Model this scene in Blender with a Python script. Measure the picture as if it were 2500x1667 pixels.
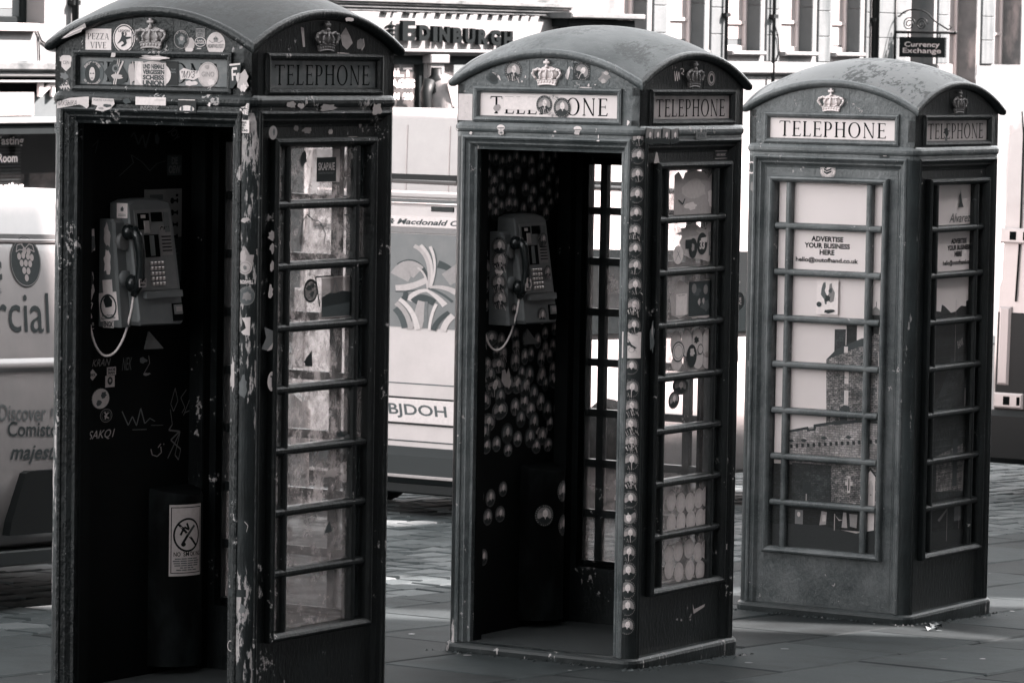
import bpy, math, random
from mathutils import Vector, Matrix
R = math.radians
sc = bpy.context.scene
for o in list(bpy.data.objects): bpy.data.objects.remove(o)
COL = sc.collection
# ------------------------------------------------------------------ camera
CAMZ = 2.4493
cam = bpy.data.cameras.new('camera'); camo = bpy.data.objects.new('camera', cam); COL.objects.link(camo)
cam.sensor_width = 36; cam.lens = 148.71; cam.clip_start = .5; cam.clip_end = 1500
camo.matrix_world = Matrix.Translation((0, 0, CAMZ)) @ Matrix.Rotation(math.pi/2-.0691, 4, 'X') @ Matrix.Rotation(.0162, 4, 'Z')
cam.dof.use_dof = True; cam.dof.focus_distance = 17.6; cam.dof.aperture_fstop = 18
sc.camera = camo
# ------------------------------------------------------------------ street frame: a runs down the street, p across it
YAW = R(-32.0)
S2 = (-math.sin(YAW), math.cos(YAW)); N2 = (-math.cos(YAW), -math.sin(YAW))
K1 = (-1.0654, 15.5584)
def sp(a, p): return (K1[0]+a*S2[0]+p*N2[0], K1[1]+a*S2[1]+p*N2[1])
def gz(x, y): return -.0447*(.497*(x-K1[0])+.867*(y-K1[1]))
def gsp(a, p): return gz(*sp(a, p))
SROT = math.atan2(S2[1], S2[0])          # local x = down the street, local y = away from the kiosks
# ------------------------------------------------------------------ world and sun
AZ = Vector((.55*S2[0]-.83*N2[0], .55*S2[1]-.83*N2[1], 0)).normalized()
ELEV = R(45)
w = bpy.data.worlds.new('World'); sc.world = w; w.use_nodes = True
nt = w.node_tree; bg = nt.nodes['Background']
sky = nt.nodes.new('ShaderNodeTexSky'); sky.sky_type = 'NISHITA'; sky.sun_disc = False
sky.sun_elevation = ELEV; sky.sun_rotation = math.atan2(AZ.x, AZ.y)
hsv = nt.nodes.new('ShaderNodeHueSaturation'); hsv.inputs['Saturation'].default_value = .05   # a toned monochrome photograph
nt.links.new(sky.outputs[0], hsv.inputs['Color']); nt.links.new(hsv.outputs[0], bg.inputs[0])
bg.inputs[1].default_value = .105
sun = bpy.data.lights.new('sun', 'SUN'); suno = bpy.data.objects.new('sun', sun); COL.objects.link(suno)
sun.energy = 4.4; sun.angle = R(.55); sun.color = (1, .89, .87)
sd = Vector((AZ.x*math.cos(ELEV), AZ.y*math.cos(ELEV), math.sin(ELEV)))
suno.rotation_euler = sd.to_track_quat('Z', 'Y').to_euler()
vs = sc.view_settings; vs.view_transform = 'Standard'; vs.look = 'None'; vs.gamma = 1; vs.exposure = 3.1
sc.render.engine = 'CYCLES'
sc.cycles.max_bounces = 8; sc.cycles.transparent_max_bounces = 24
sc.cycles.caustics_reflective = False; sc.cycles.caustics_refractive = False
# ------------------------------------------------------------------ materials
def tone(v):
    t = min(1, max(0, (v-.03)/.20))
    lo, hi = (.84, 1.03, 1.07), (1.09, .97, .95)
    return tuple(v*(lo[i]*(1-t)+hi[i]*t) for i in range(3))+(1,)
MC = {}
def N(nt, t, **k):
    n = nt.nodes.new(t)
    for a, b in k.items():
        if a in n.inputs: n.inputs[a].default_value = b
        else: setattr(n, a, b)
    return n
def base_mat(name, v, rough=.6, metal=0, spec=.5):
    m = bpy.data.materials.new(name); m.use_nodes = True
    b = m.node_tree.nodes['Principled BSDF']
    b.inputs['Base Color'].default_value = tone(v); b.inputs['Roughness'].default_value = rough
    b.inputs['Metallic'].default_value = metal; b.inputs['Specular IOR Level'].default_value = spec
    return m, m.node_tree, b
def coords(nt, scale=(1, 1, 1), off=(0, 0, 0)):
    tc = N(nt, 'ShaderNodeTexCoord'); mp = N(nt, 'ShaderNodeMapping')
    mp.inputs['Scale'].default_value = scale; mp.inputs['Location'].default_value = off
    nt.links.new(tc.outputs['Object'], mp.inputs[0]); return mp.outputs[0]
def noise(nt, vec, scale, detail=4, rough=.6):
    n = N(nt, 'ShaderNodeTexNoise'); n.inputs['Scale'].default_value = scale; n.inputs['Detail'].default_value = detail
    n.inputs['Roughness'].default_value = rough; nt.links.new(vec, n.inputs['Vector']); return n.outputs['Fac']
def ramp(nt, fac, stops):
    r = N(nt, 'ShaderNodeValToRGB'); e = r.color_ramp.elements
    while len(e) < len(stops): e.new(.5)
    for el, (p, c) in zip(e, stops): el.position = p; el.color = c if len(c) == 4 else tuple(c)+(1,)
    nt.links.new(fac, r.inputs[0]); return r.outputs[0]
def mixc(nt, fac, a, b, mode='MIX'):
    m = N(nt, 'ShaderNodeMix', data_type='RGBA'); m.blend_type = mode
    for i, x in ((6, a), (7, b)):
        if isinstance(x, tuple): m.inputs[i].default_value = x
        else: nt.links.new(x, m.inputs[i])
    if isinstance(fac, (int, float)): m.inputs[0].default_value = fac
    else: nt.links.new(fac, m.inputs[0])
    return m.outputs[2]
def bump(nt, b, h, strength=.3, dist=.002):
    n = N(nt, 'ShaderNodeBump'); n.inputs['Strength'].default_value = strength; n.inputs['Distance'].default_value = dist
    nt.links.new(h, n.inputs['Height']); nt.links.new(n.outputs[0], b.inputs['Normal'])
G = lambda x: (x, x, x, 1)
def paint(name, v, rough=.32, chips=.0, streak=False, off=0, chipv=.4, brush=.25, spec=.3):
    """old gloss paint: brush marks, patchy fading, flaked spots showing pale undercoat"""
    m, nt, b = base_mat(name, v, rough, spec=spec)
    c = coords(nt, off=(off, off*1.7, off*.6))
    pat = noise(nt, c, 5, 5)
    col = mixc(nt, ramp(nt, pat, [(.36, G(0)), (.64, G(1))]), tone(v*.6), tone(v*1.35))
    fine = noise(nt, c, 90, 3, .7)
    sp_ = ramp(nt, fine, [(.57, G(0)), (.68, G(1))])
    col = mixc(nt, mixc(nt, .4, G(0), sp_), col, tone(v*1.8+.002))
    if chips > 0:
        cc = coords(nt, (1, 1, .22 if streak else .8), (off*3+.3, off, off*2))
        big = noise(nt, cc, 10 if streak else 7, 3, .55)
        sm = noise(nt, cc, 55 if streak else 45, 4, .7)
        mk = N(nt, 'ShaderNodeMath', operation='MULTIPLY'); nt.links.new(big, mk.inputs[0]); nt.links.new(sm, mk.inputs[1])
        msk = ramp(nt, mk.outputs[0], [(.415-chips*.17, G(0)), (.435-chips*.17, G(1))])
        pale = mixc(nt, noise(nt, c, 60, 4), tone(chipv*.35), tone(chipv*1.3))
        edge = ramp(nt, mk.outputs[0], [(.385-chips*.17, G(0)), (.415-chips*.17, G(1))])
        col = mixc(nt, edge, col, tone(min(.08, v*2.2+.012)))
        col = mixc(nt, msk, col, pale)
        rg = mixc(nt, msk, G(rough), G(.8)); nt.links.new(rg, b.inputs['Roughness'])
    else:
        rr = mixc(nt, noise(nt, c, 14, 4), G(rough*.6), G(min(1, rough*1.5))); nt.links.new(rr, b.inputs['Roughness'])
    nt.links.new(col, b.inputs['Base Color'])
    hb = noise(nt, coords(nt, (1, 1, .45), (off, 0, 0)), 55, 5, .7)
    bump(nt, b, hb, min(1, brush*2.2), .006)
    return m
def paper(v):
    k = 'paper_%02d' % round(v*50)
    if k in MC: return MC[k]
    v = round(v*50)/50 or .006
    m, nt, b = base_mat(k, v, .55, spec=.3)
    c = coords(nt)
    f = noise(nt, c, 60, 5, .7)
    col = mixc(nt, f, tone(v*.72), tone(min(.85, v*1.22)))
    nt.links.new(col, b.inputs['Base Color'])
    MC[k] = m; return m
def mottled_mat(name, off):
    """pane pasted over again and again: paste, torn paper and marker that let the daylight behind come through"""
    m = bpy.data.materials.new(name); m.use_nodes = True; nt = m.node_tree
    for n in list(nt.nodes): nt.nodes.remove(n)
    out = N(nt, 'ShaderNodeOutputMaterial'); c = coords(nt, (1, 1, .8), (off, off*1.3, off*.7))
    f = ramp(nt, noise(nt, c, 11, 9, .78), [(.36, G(.08)), (.44, G(.7)), (.52, G(1)), (.60, G(1))])
    k = ramp(nt, noise(nt, coords(nt, (1, 1, 1), (off*2, off, 0)), 30, 8, .8), [(.39, G(.2)), (.46, G(1))])
    g = mixc(nt, 1.0, mixc(nt, f, (.30, .29, .29, 1), (1, 1, 1, 1)), k, 'MULTIPLY')
    tr = N(nt, 'ShaderNodeBsdfTransparent'); nt.links.new(mixc(nt, .55, (1, 1, 1, 1), g), tr.inputs[0])
    df = N(nt, 'ShaderNodeBsdfDiffuse'); nt.links.new(mixc(nt, f, tone(.3), tone(.85)), df.inputs[0])
    mx = N(nt, 'ShaderNodeMixShader'); nt.links.new(ramp(nt, noise(nt, c, 16, 7, .75), [(.46, G(.05)), (.60, G(.42))]), mx.inputs[0])
    nt.links.new(tr.outputs[0], mx.inputs[1]); nt.links.new(df.outputs[0], mx.inputs[2]); nt.links.new(mx.outputs[0], out.inputs[0]); return m
def thin_paper(v):
    """sun-bleached paper or vinyl on a window pane: daylight from behind comes through it"""
    k = 'thin_paper_%02d' % round(v*50)
    if k in MC: return MC[k]
    m = bpy.data.materials.new(k); m.use_nodes = True; nt = m.node_tree
    for n in list(nt.nodes): nt.nodes.remove(n)
    out = N(nt, 'ShaderNodeOutputMaterial'); c = coords(nt)
    f = ramp(nt, noise(nt, c, 26, 7, .75), [(.36, G(.55)), (.48, G(1))])
    tr = N(nt, 'ShaderNodeBsdfTransparent'); df = N(nt, 'ShaderNodeBsdfDiffuse')
    q = min(1, .5+v); nt.links.new(mixc(nt, f, (q*.55,)*3+(1,), (q,)*3+(1,)), tr.inputs[0]); df.inputs[0].default_value = tone(min(.85, v*1.2))
    mx = N(nt, 'ShaderNodeMixShader'); mx.inputs[0].default_value = .35
    nt.links.new(tr.outputs[0], mx.inputs[1]); nt.links.new(df.outputs[0], mx.inputs[2]); nt.links.new(mx.outputs[0], out.inputs[0])
    MC[k] = m; return m
def rough_mat(name, v, lo=.6, hi=1.3, scale=8, rough=.8, bs=.4, bd=.004, stain=None, spec=.4, sc3=(1, 1, 1)):
    m, nt, b = base_mat(name, v, rough, spec=spec)
    c = coords(nt, sc3)
    f = noise(nt, c, scale, 8, .65)
    col = mixc(nt, f, tone(v*lo), tone(min(.85, v*hi)))
    if stain:
        s = noise(nt, coords(nt, stain[2] if len(stain) > 2 else (1, 1, .25)), stain[0], 6, .62)
        msk = ramp(nt, s, [(.50, G(0)), (.68, G(1))])
        col = mixc(nt, msk, col, tone(v*stain[1]))
    nt.links.new(col, b.inputs['Base Color'])
    bump(nt, b, noise(nt, c, scale*7, 6, .7), bs, bd)
    return m
def glass_mat(name, dirt, v, lo, hi, scale=9, tint=.9, trans=.35, smear=.4, off=0, refl=.03):
    """old window pane: see-through, with a film of grime, torn paper and smears lying on it"""
    m = bpy.data.materials.new(name); m.use_nodes = True; nt = m.node_tree
    for n in list(nt.nodes): nt.nodes.remove(n)
    out = N(nt, 'ShaderNodeOutputMaterial')
    tr = N(nt, 'ShaderNodeBsdfTransparent'); tr.inputs[0].default_value = (tint, tint, tint, 1)
    gl = N(nt, 'ShaderNodeBsdfGlossy'); gl.inputs['Roughness'].default_value = .04
    lf_ = N(nt, 'ShaderNodeLayerWeight'); lf_.inputs['Blend'].default_value = .5          # facing: the same from both sides of the pane
    pw = N(nt, 'ShaderNodeMath', operation='POWER'); nt.links.new(lf_.outputs['Facing'], pw.inputs[0]); pw.inputs[1].default_value = 5
    lw = N(nt, 'ShaderNodeMath', operation='MULTIPLY_ADD'); nt.links.new(pw.outputs[0], lw.inputs[0]); lw.inputs[1].default_value = min(.8, refl*25); lw.inputs[2].default_value = refl
    c = coords(nt, (1, 1, 1), (off, off*2, off*3))
    df = N(nt, 'ShaderNodeBsdfDiffuse'); tl = N(nt, 'ShaderNodeBsdfTranslucent')
    tex = noise(nt, c, scale*3.1, 7, .72)
    cv = mixc(nt, ramp(nt, tex, [(.38, G(0)), (.62, G(1))]), tone(v*.5), tone(min(.85, v*1.15)))
    nt.links.new(cv, df.inputs[0]); nt.links.new(cv, tl.inputs[0])
    m1 = N(nt, 'ShaderNodeMixShader'); m1.inputs[0].default_value = trans
    nt.links.new(df.outputs[0], m1.inputs[1]); nt.links.new(tl.outputs[0], m1.inputs[2])
    f = ramp(nt, noise(nt, c, scale, 6, .66), [(lo, G(smear*dirt)), (hi, G(dirt))])
    m2 = N(nt, 'ShaderNodeMixShader'); nt.links.new(f, m2.inputs[0])
    nt.links.new(tr.outputs[0], m2.inputs[1]); nt.links.new(m1.outputs[0], m2.inputs[2])
    m3 = N(nt, 'ShaderNodeMixShader'); nt.links.new(lw.outputs[0], m3.inputs[0])
    nt.links.new(m2.outputs[0], m3.inputs[1]); nt.links.new(gl.outputs[0], m3.inputs[2])
    nt.links.new(m3.outputs[0], out.inputs[0]); return m
# ------------------------------------------------------------------ mesh builder
def Tid(u, z, o): return (u, -o, z)
class MB:
    """collects shapes given as (u right, z up, o outward) through a mapping T and links them as ONE mesh object"""
    def __init__(s, T=Tid): s.v = []; s.f = []; s.fm = []; s.m = []; s.T = T; s.sm = []
    def mi(s, m):
        if m not in s.m: s.m.append(m)
        return s.m.index(m)
    def add(s, pts, faces, m, smooth=False, T=None, raw=False):
        T = T or s.T; b = len(s.v); i = s.mi(m)
        s.v += [tuple(p) if raw else T(*p) for p in pts]
        for f in faces: s.f.append(tuple(b+k for k in f)); s.fm.append(i); s.sm.append(smooth)
    def box(s, u0, u1, z0, z1, o0, o1, m, c=0, T=None):
        if c <= 0:
            P = [(u0, z0, o0), (u1, z0, o0), (u1, z1, o0), (u0, z1, o0), (u0, z0, o1), (u1, z0, o1), (u1, z1, o1), (u0, z1, o1)]
            F = [(0, 3, 2, 1), (4, 5, 6, 7), (0, 1, 5, 4), (1, 2, 6, 5), (2, 3, 7, 6), (3, 0, 4, 7)]
        else:                                     # front edges chamfered
            P = [(u0, z0, o0), (u1, z0, o0), (u1, z1, o0), (u0, z1, o0), (u0, z0, o1-c), (u1, z0, o1-c), (u1, z1, o1-c), (u0, z1, o1-c),
                 (u0+c, z0+c, o1), (u1-c, z0+c, o1), (u1-c, z1-c, o1), (u0+c, z1-c, o1)]
            F = [(0, 3, 2, 1), (8, 9, 10, 11)]+[(i, (i+1) % 4, 4+(i+1) % 4, 4+i) for i in range(4)]+[(4+i, 4+(i+1) % 4, 8+(i+1) % 4, 8+i) for i in range(4)]
        s.add(P, F, m, T=T)
    def frame(s, u0, u1, z0, z1, prof, m, T=None, open_bottom=False):
        """mitred rectangular moulding; prof = [(inset, outward)]"""
        P = []; F = []
        for i, o in prof: P += [(u0+i, z0+(0 if open_bottom else i), o), (u1-i, z0+(0 if open_bottom else i), o), (u1-i, z1-i, o), (u0+i, z1-i, o)]
        for k in range(len(prof)-1):
            for j in range(4):
                if open_bottom and j == 0: continue
                a, b = 4*k+j, 4*k+(j+1) % 4; F.append((a, b, b+4, a+4))
        s.add(P, F, m, T=T)
    def poly(s, pts, o, m, d=.0, T=None):
        n = len(pts)
        if d == 0: s.add([(x, y, o) for x, y in pts], [tuple(range(n))], m, T=T); return
        s.add([(x, y, o) for x, y in pts]+[(x, y, o-d) for x, y in pts], [tuple(range(n)), tuple(range(2*n-1, n-1, -1))]+[(i, i+n, (i+1) % n+n, (i+1) % n) for i in range(n)], m, T=T)
    def disc(s, cx, cz, rx, rz, o, m, n=20, rings=1, T=None, wob=None):
        P = [(cx, cz, o)]; F = []
        for k in range(1, rings+1):
            for i in range(n):
                a = 2*math.pi*i/n; q = k/rings*(wob[i] if wob else 1); P.append((cx+rx*q*math.cos(a), cz+rz*q*math.sin(a), o))
        for i in range(n): F.append((0, 1+i, 1+(i+1) % n))
        for k in range(rings-1):
            for i in range(n):
                a, b = 1+k*n+i, 1+k*n+(i+1) % n; F.append((a, a+n, b+n, b))
        s.add(P, F, m, T=T)
    def ring(s, cx, cz, rx, rz, t, o, m, n=24, T=None):
        P = []; F = []
        for i in range(n):
            a = 2*math.pi*i/n; c, q = math.cos(a), math.sin(a)
            P += [(cx+rx*c, cz+rz*q, o), (cx+rx*(1-t)*c, cz+rz*(1-t)*q, o)]
        for i in range(n): j = (i+1) % n; F.append((2*i, 2*j, 2*j+1, 2*i+1))
        s.add(P, F, m, T=T)
    def line(s, pts, w, o, m, T=None, d=0):
        for (x0, y0), (x1, y1) in zip(pts, pts[1:]):
            dx, dy = x1-x0, y1-y0; L = math.hypot(dx, dy) or 1; nx, ny = -dy/L*w/2, dx/L*w/2
            s.poly([(x0+nx, y0+ny), (x0-nx, y0-ny), (x1-nx, y1-ny), (x1+nx, y1+ny)][::-1], o, m, d, T=T)
    def tube(s, path, r, m, n=8, T=None, raw=False, cap=True):
        pp = [Vector(p) if raw else Vector((T or s.T)(*p)) for p in path]; P = []; F = []
        up = None
        for i, p in enumerate(pp):
            t = (pp[min(i+1, len(pp)-1)]-pp[max(i-1, 0)]).normalized()
            if up is None: up = t.orthogonal().normalized()
            up = (up-t*up.dot(t)).normalized(); x = t.cross(up); rr = r[i] if isinstance(r, (list, tuple)) else r
            for k in range(n):
                a = 2*math.pi*k/n; P.append(tuple(p+up*math.cos(a)*rr+x*math.sin(a)*rr))
        for i in range(len(pp)-1):
            for k in range(n):
                a, b = i*n+k, i*n+(k+1) % n; F.append((a, b, b+n, a+n))
        if cap: F += [tuple(range(n))[::-1], tuple(range((len(pp)-1)*n, len(pp)*n))]
        s.add(P, F, m, True, raw=True)
    def ball(s, c, r, m, n=8, k=5, T=None):
        rx, rz, ro = r if isinstance(r, tuple) else (r, r, r); P = []; F = []
        for j in range(k+1):
            b = math.pi*j/k-math.pi/2
            for i in range(n):
                a = 2*math.pi*i/n; P.append((c[0]+rx*math.cos(b)*math.cos(a), c[1]+rz*math.sin(b), c[2]+ro*math.cos(b)*math.sin(a)))
        for j in range(k):
            for i in range(n): a, d = j*n+i, j*n+(i+1) % n; F.append((a, a+n, d+n, d))
        s.add(P, F, m, True, T=T)
    def text(s, body, cx, cz, hw, hh, o, m, T=None, bold=0, shear=0, rot=0, d=0, keep=False):
        cr, sr = math.cos(rot), math.sin(rot)
        V, F = text_mesh(body, bold, shear, d)
        xs = [p[0] for p in V]; ys = [p[1] for p in V]; x0, x1, y0, y1 = min(xs), max(xs), min(ys), max(ys)
        kx = 2*hw/max(1e-6, x1-x0); ky = 2*hh/max(1e-6, y1-y0)
        if keep: kx = ky = min(kx, ky)
        P = []
        for p in V:
            x, y = (p[0]-(x0+x1)/2)*kx, (p[1]-(y0+y1)/2)*ky; P.append((cx+x*cr-y*sr, cz+x*sr+y*cr, o+p[2]))
        s.add(P, F, m, T=T)
    def build(s, name, parent=None, kind=None, label=None, smooth_all=False):
        me = bpy.data.meshes.new(name); me.from_pydata(s.v, [], s.f); 
        for m in s.m: me.materials.append(m)
        me.polygons.foreach_set('material_index', s.fm)
        me.polygons.foreach_set('use_smooth', [True]*len(s.f) if smooth_all else s.sm)
        me.update()
        o = bpy.data.objects.new(name, me); COL.objects.link(o)
        if parent: o.parent = parent
        if kind: o['kind'] = kind
        if label: o['label'] = label
        return o
TXT = {}
def text_mesh(body, bold=0, shear=0, d=0):
    k = (body, bold, shear, d)
    if k not in TXT:
        cu = bpy.data.curves.new('t', 'FONT'); cu.body = body; cu.resolution_u = 3; cu.offset = bold; cu.shear = shear
        cu.align_x = 'CENTER'; cu.space_line = .9; cu.extrude = 0
        ob = bpy.data.objects.new('t', cu); me = bpy.data.meshes.new_from_object(ob)
        V = [tuple(v.co) for v in me.vertices]; F = [tuple(p.vertices) for p in me.polygons]
        bpy.data.objects.remove(ob); bpy.data.curves.remove(cu); bpy.data.meshes.remove(me)
        V = [(x, y, 0) for x, y, z in V]
        if d:
            from collections import Counter
            n = len(V); ed = Counter()
            for f in F:
                for a, b in zip(f, f[1:]+f[:1]): ed[(a, b)] += 1
            V = [(x, y, d) for x, y, z in V]+[(x, y, 0) for x, y, z in V]
            F = F+[(a, a+n, b+n, b) for (a, b) in ed if (b, a) not in ed]
        TXT[k] = (V, F)
    return TXT[k]
# roman capitals with thick stems and thin hairlines, drawn as polygons (unit height)
def _v(x0, x1): return [(x0, 0), (x1, 0), (x1, 1), (x0, 1)]
def _q(*a): return list(a)
def _sf(x0, x1, y, up): t = .035; return [(x0-.06, y), (x1+.06, y), (x1+.06, y+t*up), (x1, y+t*up*2.2), (x0, y+t*up*2.2), (x0-.06, y+t*up)][::1 if up > 0 else -1]
def _arc(cx, cy, rx, ry, tx, ty, a0, a1, n=14):
    out = []
    for i in range(n):
        q = [a0+(a1-a0)*j/n for j in (i, i+1)]
        out.append([(cx+rx*math.cos(q[0]), cy+ry*math.sin(q[0])), (cx+rx*math.cos(q[1]), cy+ry*math.sin(q[1])), (cx+(rx-tx)*math.cos(q[1]), cy+(ry-ty)*math.sin(q[1])), (cx+(rx-tx)*math.cos(q[0]), cy+(ry-ty)*math.sin(q[0]))])
    return out
h_ = math.pi/2
GLY = {
 'T': (.74, [_v(.31, .43), _q((.02, .95), (.72, .95), (.72, 1), (.02, 1)), _q((0, .84), (.04, .84), (.06, .96), (.02, 1)), _q((.72, 1), (.68, .96), (.70, .84), (.74, .84)), _sf(.31, .43, 0, 1)]),
 'E': (.58, [_v(.08, .20), _q((.02, .955), (.52, .955), (.54, 1), (.02, 1)), _q((.54, 1), (.48, .97), (.52, .85), (.55, .85)), _q((.2, .49), (.45, .49), (.45, .54), (.2, .54)), _q((.43, .43), (.47, .43), (.47, .6), (.43, .6)), _q((.02, 0), (.56, 0), (.56, .05), (.02, .05)), _q((.50, .04), (.56, 0), (.60, .17), (.56, .17))]),
 'L': (.56, [_v(.08, .20), _sf(.08, .20, 1, -1), _q((.02, 0), (.52, 0), (.52, .05), (.02, .05)), _q((.46, .04), (.52, 0), (.57, .19), (.53, .19))]),
 'P': (.60, [_v(.08, .20), _sf(.08, .20, 0, 1), _q((.02, .955), (.3, .955), (.3, 1), (.02, 1)), _q((.2, .44), (.3, .44), (.3, .485), (.2, .485))]+_arc(.3, .72, .27, .28, .12, .045, -h_, h_)),
 'H': (.78, [_v(.08, .20), _v(.58, .70), _sf(.08, .20, 0, 1), _sf(.58, .70, 0, 1), _sf(.08, .20, 1, -1), _sf(.58, .70, 1, -1), _q((.2, .5), (.58, .5), (.58, .55), (.2, .55))]),
 'O': (.86, _arc(.43, .5, .41, .52, .125, .05, 0, 2*math.pi, 28)),
 'N': (.82, [_q((.1, 0), (.15, 0), (.15, 1), (.1, 1)), _q((.66, 0), (.71, 0), (.71, 1), (.66, 1)), _q((.04, 1), (.17, 1), (.71, .0), (.62, .0)), _sf(.1, .15, 0, 1), _sf(.66, .71, 1, -1)]),
 'Z': (.62, [_q((.04, .95), (.56, .95), (.56, 1), (.04, 1)), _q((.04, 0), (.58, 0), (.58, .05), (.04, .05)), _q((.04, .05), (.17, .05), (.56, .95), (.43, .95)), _q((.04, .83), (.08, .83), (.1, .96), (.04, 1)), _q((.54, .04), (.58, 0), (.6, .17), (.56, .17))]),
 'A': (.76, [_q((.06, 0), (.11, 0), (.39, 1), (.35, 1)), _q((.55, 0), (.68, 0), (.42, 1), (.34, 1)), _q((.19, .33), (.58, .33), (.58, .38), (.19, .38)), _sf(.06, .11, 0, 1), _sf(.55, .68, 0, 1)]),
 'V': (.76, [_q((.06, 1), (.34, 0), (.42, 0), (.19, 1))[::-1], _q((.37, 0), (.41, 0), (.70, 1), (.65, 1)), _sf(.06, .19, 1, -1), _sf(.65, .70, 1, -1)]),
 'I': (.28, [_v(.08, .20), _sf(.08, .20, 0, 1), _sf(.08, .20, 1, -1)]),
}
def serif(mb, body, cx, cz, hw, hh, o, m, T=None, track=.1):
    tot = sum(GLY[c][0]+track for c in body)-track; k = 2*hw/tot; x = cx-hw; q = 0
    for c in body:
        wd, polys = GLY[c]
        for pl in polys: q += 1; mb.poly([(x+px*k, cz-hh+py*2*hh) for px, py in pl], o+.00005*(q % 7), m, T=T)
        x += (wd+track)*k
# ------------------------------------------------------------------ tagging
def thing(name, label, cat, loc=(0, 0, 0), rz=0, group=None):
    o = bpy.data.objects.new(name, None); o.empty_display_size = .2; COL.objects.link(o); o.location = loc; o.rotation_euler = (0, 0, rz)
    o['label'] = label; o['category'] = cat
    if group: o['group'] = group
    return o
def tag(o, label, cat, group=None):
    o['label'] = label; o['category'] = cat
    if group: o['group'] = group
    return o
def copy_tree(o, parent=None):
    c = o.copy(); COL.objects.link(c)
    if parent: c.parent = parent
    for ch in o.children: copy_tree(ch, c)
    return c
# ------------------------------------------------------------------ telephone kiosk
SH = .463; BODY = .455; RC = .05
def face_T(f):
    c, s = [(1, 0), (0, 1), (-1, 0), (0, -1)]['FRBL'.index(f)]
    return lambda u, z, o: (c*u+s*(BODY+o), s*u-c*(BODY+o), z)
def corner_T(s, z, o):
    """wraps round the rounded corner between front and right side; s runs along the skin"""
    c = (BODY-RC, -(BODY-RC)); lim = math.pi/4; th = s/RC
    t = max(-lim, min(lim, th)); ph = -math.pi/4+t; nx, ny = math.cos(ph), math.sin(ph)
    ex = (th-t)*RC
    return (c[0]+(RC+o)*nx-ny*ex, c[1]+(RC+o)*ny+nx*ex, z)
def ring_outline(S, r, n=5):
    P = []
    for q in range(4):
        a0 = -math.pi/2+q*math.pi/2; cx, cy = [(1, -1), (1, 1), (-1, 1), (-1, -1)][q]
        for i in range(n+1):
            a = a0+math.pi/2*i/n; P.append((cx*(S-r)+r*math.cos(a), cy*(S-r)+r*math.sin(a)))
    return P
def loft(mb, prof, m, r=RC, close=True):
    """rounded-square rings [(half size, z)] joined in order"""
    P = []; n = 0
    for S, z in prof:
        o = ring_outline(S, max(.004, r+(S-BODY)*.8)); n = len(o); P += [(x, y, z) for x, y in o]
    F = []
    for k in range(len(prof)-1):
        for i in range(n): j = (i+1) % n; F.append((k*n+i, k*n+j, (k+1)*n+j, (k+1)*n+i))
    mb.add(P, F, m, raw=True)
ZC = 1.668; RO = .91
def arch_z(u, r=RO-.036): return ZC+math.sqrt(r*r-u*u)
def crown_part(mb, m, cx, cz, w, h, o):
    """royal crown in relief: jewelled band, two arches, cap, orb and cross"""
    P = lambda x, y: (cx+x*w, cz+y*h)
    def arc(y, k): return [P(-.62+.62*2*i/8, y+k*(1-((i-4)/4)**2)) for i in range(9)]
    lo, hi = arc(-1.0, .09), arc(-.62, .09)
    hi = [(cx+(x-cx)*1.14, z) for x, z in hi]
    for i in range(8): mb.poly([lo[i], lo[i+1], hi[i+1], hi[i]], o+.009, m, .009)
    for row in (lo, hi): mb.tube([(x, z, o+.010) for x, z in row], .0032, m, 6)
    mb.ball((cx, cz-.08*h, o), (.72*w, .55*h, .012), m, 16, 8)                      # cap
    for sg in (-1, 1):
        pts = [P(sg*.74, -.55), P(sg*.98, -.15), P(sg*.9, .12), P(sg*.6, .24), P(sg*.25, .12), P(sg*.02, .25)]
        mb.tube([(x, z, o+.012) for x, z in pts], [.0045, .006, .006, .006, .005, .005], m, 7)
        mb.tube([(*P(sg*.38, -.52), o+.013), (*P(sg*.5, -.2), o+.016), (*P(sg*.34, .1), o+.013)], .004, m, 6)
        for x, y in ((.9, .14), (.99, -.12), (.62, .26), (.3, .14), (.8, -.42), (.45, -.44)): mb.ball((*P(sg*x, y), o+.015), .0052, m, 6, 4)
    mb.tube([(*P(0, -.52), o+.015), (*P(0, -.1), o+.019), (*P(0, .25), o+.015)], .0045, m, 6)
    for k in range(-3, 4): mb.ball((*P(k*.2, -.8+.08*(1-(k/3)**2)), o+.010), (.0045, .006, .004), m, 6, 4)
    mb.ball((*P(0, .42), o+.013), .0085, m, 8, 6)
    mb.tube([(*P(0, .45), o+.012), (*P(0, 1.0), o+.012)], [.004, .0065], m, 6)
    mb.tube([(*P(-.2, .76), o+.012), (*P(.2, .76), o+.012)], [.006, .006], m, 6)
GU, GZ0, GZ1 = .315, .312, 2.113                # glazed field
PANE_H = .191; PITCH = .221; Z_TOP = 2.083
COLS = [(-.285, -.232), (-.199, .199), (.232, .285)]
BARMESH = {}
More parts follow.
